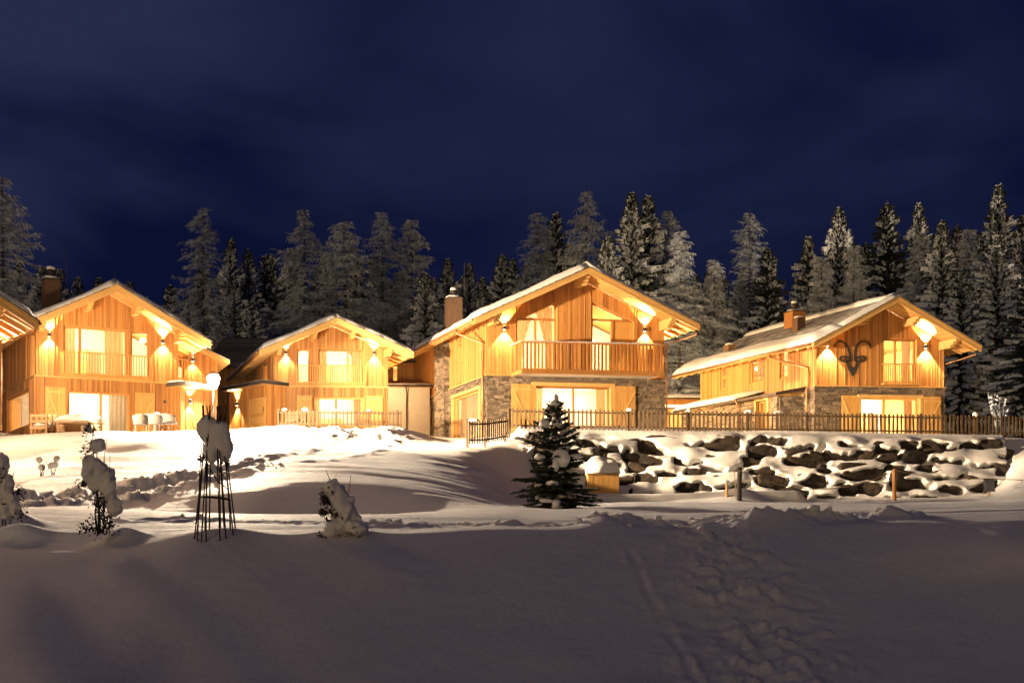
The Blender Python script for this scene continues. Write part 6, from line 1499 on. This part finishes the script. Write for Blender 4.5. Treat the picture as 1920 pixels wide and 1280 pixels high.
# ------------------------------------------------------------------ forest
def finish(V, F, name, mat, tone=None):
    me = bpy.data.meshes.new(name); V = np.array(V, dtype=np.float32).reshape(-1, 3); me.from_pydata(V.tolist(), [], F)
    me.materials.append(MATS[mat]); a = me.attributes.new('tone', 'FLOAT', 'POINT'); a.data.foreach_set('value', np.repeat(np.random.RandomState(3).rand(max(1, len(V) // 3 + 1)), 3)[:len(V)].astype(np.float32)); me.update(); return me
def spruce_mesh(seed, H_=20.0, Rm=3.3, snow=0.75, dense=1.0):
    rg = random.Random(seed); nv, nf, sv, sf = [], [], [], []
    z = 0.9
    while z < H_ - 0.25:
        t = z / H_; Rr = Rm * (1 - t) ** 0.86 * (0.84 + 0.16 * math.sin(z * 1.9 + seed)) + 0.05; nb = int((7 if t < 0.75 else 6) * dense) ; ph = rg.uniform(0, 6.28)
        for i in range(nb):
            a = ph + 6.283 * i / nb + rg.uniform(-0.3, 0.3); L_ = Rr * rg.uniform(0.6, 1.18); dv = Vector((math.cos(a), math.sin(a), 0)); side = Vector((-dv.y, dv.x, 0))
            up = 0.12 + 0.35 * t * t; dr = 0.62 * (1 - 0.6 * t); zo = rg.uniform(-0.15, 0.15); ns = 6
            pts = [Vector((0, 0, z + zo)) + dv * (L_ * s_) + Vector((0, 0, L_ * (up * s_ - dr * s_ ** 1.6 + 0.14 * s_ ** 4))) for s_ in [k / ns for k in range(ns + 1)]]
            bw = 0.30 * (0.45 + L_ / Rm) * rg.uniform(0.8, 1.2)
            for k in range(1, ns + 1):
                s_ = k / ns; w_ = bw * (1.15 - 0.75 * s_) + 0.05; p = pts[k]; q_ = pts[k - 1]
                for r_ in range(7):         # hanging needle sprays
                    c = q_.lerp(p, rg.random()); sd = rg.choice((-1, 1)); o1 = side * (sd * w_ * rg.uniform(0.2, 1.0)); ln = rg.uniform(0.18, 0.48) * (0.5 + 0.6 * L_ / Rm)
                    e = c + o1 + dv * rg.uniform(0.0, 0.28) + Vector((0, 0, -ln)); m = len(nv)
                    nv.extend([c - dv * 0.09, c + dv * 0.09 + o1 * 0.3, e]); nf.append((m, m + 1, m + 2))
            if rg.random() < snow:
                m = len(sv); st = rg.randrange(1, 3)
                for k in range(st, ns + 1):
                    s_ = k / ns; w_ = (bw * (0.95 - 0.55 * s_)) * rg.uniform(0.45, 1.15) + 0.03; th = rg.uniform(0.08, 0.22) * (0.6 + 0.5 * L_ / Rm)
                    if k == ns: w_ *= 0.35; th *= 0.4
                    c = pts[k]; sv.extend([c + side * w_ + Vector((0, 0, -0.12 - rg.uniform(0, 0.24))), c + Vector((0, 0, th)), c - side * w_ + Vector((0, 0, -0.12 - rg.uniform(0, 0.24)))])
                for k in range(ns - st):
                    i0 = m + k * 3
                    if rg.random() < 0.88: sf.extend([(i0, i0 + 3, i0 + 4, i0 + 1), (i0 + 1, i0 + 4, i0 + 5, i0 + 2)])
        z += 0.40 * (1 - 0.45 * t)
    tb = MB(); tb.tube([(0, 0, -1.5), (0, 0, H_ * 0.5), (0, 0, H_)], [0.28, 0.16, 0.02], 7)
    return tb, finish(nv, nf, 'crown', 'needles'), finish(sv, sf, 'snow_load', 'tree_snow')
def larch_mesh(seed, H_=22.0, Rm=4.2, fine=1.0):
    rg = random.Random(seed); V, F = [], []
    def stick(pts, r0, r1):
        m = len(V); k = len(pts)
        for i, p in enumerate(pts):
            r_ = r0 + (r1 - r0) * i / (k - 1)
            V.extend([p + Vector((r_, 0, -r_ * 0.6)), p + Vector((-r_, r_ * 0.6, -r_ * 0.6)), p + Vector((0, -r_ * 0.3, r_))])
        for i in range(k - 1):
            for j in range(3): F.append((m + i * 3 + j, m + i * 3 + (j + 1) % 3, m + (i + 1) * 3 + (j + 1) % 3, m + (i + 1) * 3 + j))
    z = 2.2
    while z < H_ - 0.3:
        t = z / H_; Rr = Rm * (1 - t) ** 0.72 * (0.82 + 0.22 * math.sin(z * 0.9 + seed * 2)) + 0.15
        for i in range(rg.choice((4, 5, 5, 6))):
            a = rg.uniform(0, 6.283); L_ = Rr * rg.uniform(0.55, 1.2); dv = Vector((math.cos(a), math.sin(a), 0)); side = Vector((-dv.y, dv.x, 0)); el = rg.uniform(-0.15, 0.35); dr = rg.uniform(0.35, 0.8); cur = rg.uniform(-0.15, 0.15)
            pts = [Vector((0, 0, z)) + dv * (L_ * s_) + side * (cur * L_ * s_ * s_) + Vector((0, 0, L_ * (el * s_ - dr * s_ * s_ + dr * 0.62 * s_ ** 3))) for s_ in [k / 6 for k in range(7)]]
            stick(pts, 0.05 * (1.2 - t) + 0.012, 0.014)
            n_ = int(L_ * 5.5 * fine) + 3
            for k in range(n_):
                s_ = rg.uniform(0.12, 1.0) * 5.99; i0 = int(s_); p = pts[i0].lerp(pts[i0 + 1], s_ - i0); ln = rg.uniform(0.3, 0.95) * (1.1 - 0.5 * t); sd = rg.choice((-1, 1))
                dd = (side * sd * rg.uniform(0.4, 1.0) + dv * rg.uniform(0.1, 0.8) + Vector((0, 0, rg.uniform(-0.75, 0.12)))).normalized()
                e = p + dd * ln; mid = p + dd * ln * 0.5 + Vector((0, 0, 0.06)); stick([p, mid, e + Vector((0, 0, -0.1))], 0.030, 0.012)
                if fine > 0.8 and rg.random() < 0.6:
                    d2 = (dd + Vector((rg.uniform(-0.7, 0.7), rg.uniform(-0.7, 0.7), rg.uniform(-0.7, 0.2)))).normalized(); stick([mid, mid + d2 * ln * 0.5], 0.024, 0.010)
        z += 0.46 * (1 - 0.35 * t)
    tb = MB(); tb.tube([(0, 0, -1.5), (0.1, 0, H_ * 0.5), (0, 0, H_)], [0.26, 0.15, 0.02], 7)
    return tb, finish(V, F, 'crown', 'frosted_twig'), None
def proto(fn, mats, *a, **k):
    tb, cm, sm = fn(*a, **k)
    to = tb.build('trunk', 'bark'); tm = to.data; bpy.data.objects.remove(to)
    return tm, cm, sm
SPR = [proto(spruce_mesh, None, 1, 20, 6.0, 0.92), proto(spruce_mesh, None, 2, 20, 6.6, 0.8), proto(spruce_mesh, None, 3, 20, 5.6, 0.96), proto(spruce_mesh, None, 4, 20, 6.2, 0.5)]
LAR = [proto(larch_mesh, None, 11, 22, 6.6, 1.9), proto(larch_mesh, None, 12, 22, 7.6, 1.7), proto(larch_mesh, None, 13, 22, 6.0, 2.6), proto(larch_mesh, None, 14, 22, 6.2, 2.1)]
def tree(x, ytop, d, kind, var, label, wide=1.0, group=None, xl=0.0, base=None):
    X = (x - 960.0) / FPX * d; zb = gz(X, d) if base is None else base; zt_ = (HOR - ytop) / FPX * d
    name = 'spruce_tree' if kind == 's' else 'larch_tree'; ref = 20.0 if kind == 's' else 22.0
    k = (zt_ - zb) / ref; r_ = thing(name, label, 'tree', (X, d, zb), group)
    src = (SPR if kind == 's' else LAR)[var]
    r_.scale = (k * wide, k * wide, k); r_.rotation_euler = (0, 0, R.uniform(0, 6.28))
    link('trunk', src[0], r_); c = link('crown', src[1], r_)
    if src[2] is not None: link('snow_load', src[2], c, kind='stuff')
BACKG = 'trees of the forest behind the chalets'
TREES = [
 (4, 322, 62, 'l', 1, 'huge frosted larch cut off by the left edge of the picture', 1.15), (36, 488, 100, 's', 0, 'small snowy spruce left of the chimney on the left chalet', 1.0),
 (112, 502, 105, 's', 1, 'dim spruce just right of the left chalet chimney', 1.0), (146, 516, 108, 's', 2, 'second dim spruce right of the left chalet chimney', 1.1),
 (380, 382, 84, 'l', 0, 'tall frosted larch standing alone left of the dark ribbed roof', 0.95), (433, 444, 92, 's', 2, 'slim snowy spruce just right of the lone tall larch', 1.0),
 (465, 464, 94, 's', 0, 'dark spruce second to the right of the lone tall larch', 1.0), (497, 474, 96, 's', 3, 'dark spruce third to the right of the lone tall larch', 1.0),
 (440, 522, 85, 's', 2, 'short white-laden spruce low behind the dark ribbed roof', 1.2), (474, 560, 84, 's', 0, 'small snowy spruce right above the dark ribbed roof', 1.3),
 (570, 385, 88, 'l', 1, 'broad frosted larch rising above the smaller back chalet', 1.0), (645, 408, 86, 'l', 3, 'dense frosted larch directly above the smaller chalet ridge', 1.35),
 (718, 390, 92, 'l', 0, 'pointed frosted larch right above the smaller chalet eave', 0.95), (772, 404, 94, 'l', 3, 'slender frosted larch left of the large chalet chimney', 1.05),
 (797, 508, 84, 's', 2, 'white-laden spruce immediately left of the large chalet chimney', 1.25), (840, 482, 98, 's', 1, 'spruce just right of the large chalet chimney', 1.0),
 (880, 492, 102, 's', 0, 'middle spruce of three right of the large chalet chimney', 1.0), (903, 545, 92, 's', 2, 'low snowy spruce peeking over the large chalet roof', 1.2),
 (942, 474, 100, 's', 1, 'spruce standing apart above the left roof slope of the large chalet', 1.1),
 (1008, 392, 94, 'l', 3, 'frosted larch at the left of the group above the large chalet', 1.0), (1042, 394, 96, 's', 3, 'dark spruce beside the broad larch above the large chalet', 0.9),
 (1100, 350, 90, 'l', 1, 'tallest broad larch directly above the large chalet ridge', 0.95), (1185, 357, 88, 's', 0, 'snow-laden spruce right of the large chalet ridge', 1.0), (1140, 440, 84, 's', 2, 'lower snowy spruce behind the large chalet ridge', 1.2),
 (1215, 362, 92, 's', 1, 'second snow-laden spruce right of the large chalet ridge', 0.95), (1252, 386, 96, 'l', 0, 'thin larch behind the snow-laden spruces', 0.9),
 (1275, 425, 78, 'l', 2, 'pale frosted larch above the right eave of the large chalet', 1.05), (1340, 480, 80, 'l', 2, 'shorter pale larch in the gap between the stone chalets', 1.0),
 (1405, 390, 92, 'l', 0, 'larch with curling top branches above the gap between the stone chalets', 0.95), (1440, 460, 88, 's', 3, 'dark spruce below the larch with curling branches', 1.1),
 (1515, 440, 92, 's', 1, 'dark spruce left of the ibex chalet chimney', 1.0), (1573, 385, 86, 's', 0, 'snow-laden spruce right above the ibex chalet chimney', 1.0),
 (1602, 452, 82, 'l', 2, 'pale young larch just right of the ibex chalet chimney', 1.0), (1541, 474, 82, 'l', 2, 'pale young larch just left of the ibex chalet chimney', 1.0),
 (1663, 375, 90, 's', 3, 'dark spruce directly above the ibex chalet ridge', 1.05), (1722, 377, 90, 's', 0, 'snowy spruce right of the ibex chalet ridge', 0.9), (1728, 432, 84, 'l', 2, 'pale larch in front of the spruce right of the ibex ridge', 1.0),
 (1765, 410, 78, 's', 2, 'snow-laden spruce above the right roof slope of the ibex chalet', 1.1), (1795, 418, 96, 's', 3, 'dark spruce wedged among the trees above the ibex roof', 0.9),
 (1815, 424, 84, 'l', 2, 'frosted larch left of the tallest tree by the right edge', 1.0), (1872, 342, 80, 's', 1, 'tallest spruce towering near the right edge', 0.9),
 (1868, 432, 70, 's', 2, 'white-laden spruce nearest the right end of the fence', 1.25), (1918, 400, 76, 's', 0, 'snowy spruce cut off by the right edge', 1.0), (1802, 500, 69, 's', 1, 'wide spruce with drooping boughs right beside the ibex chalet', 1.25), (1925, 520, 66, 's', 3, 'dark spruce low at the right edge behind the fence', 1.3)]
for t in TREES: tree(*t[:7])
rf = random.Random(9)
for i in range(64):
    x = -120 + (2160 / 64) * i + rf.uniform(-14, 14); d = rf.uniform(108, 135)
    yt = np.interp(x, [-100, 60, 320, 420, 520, 800, 900, 1000, 1260, 1360, 1480, 1600, 2000], [500, 515, 545, 500, 480, 500, 535, 470, 470, 520, 500, 460, 450]) + rf.uniform(-22, 30)
    tree(x, yt, d, 's', rf.choice((1, 3, 3, 0)), 'dark spruce in the dense forest behind the chalets', rf.uniform(0.85, 1.15), BACKG)
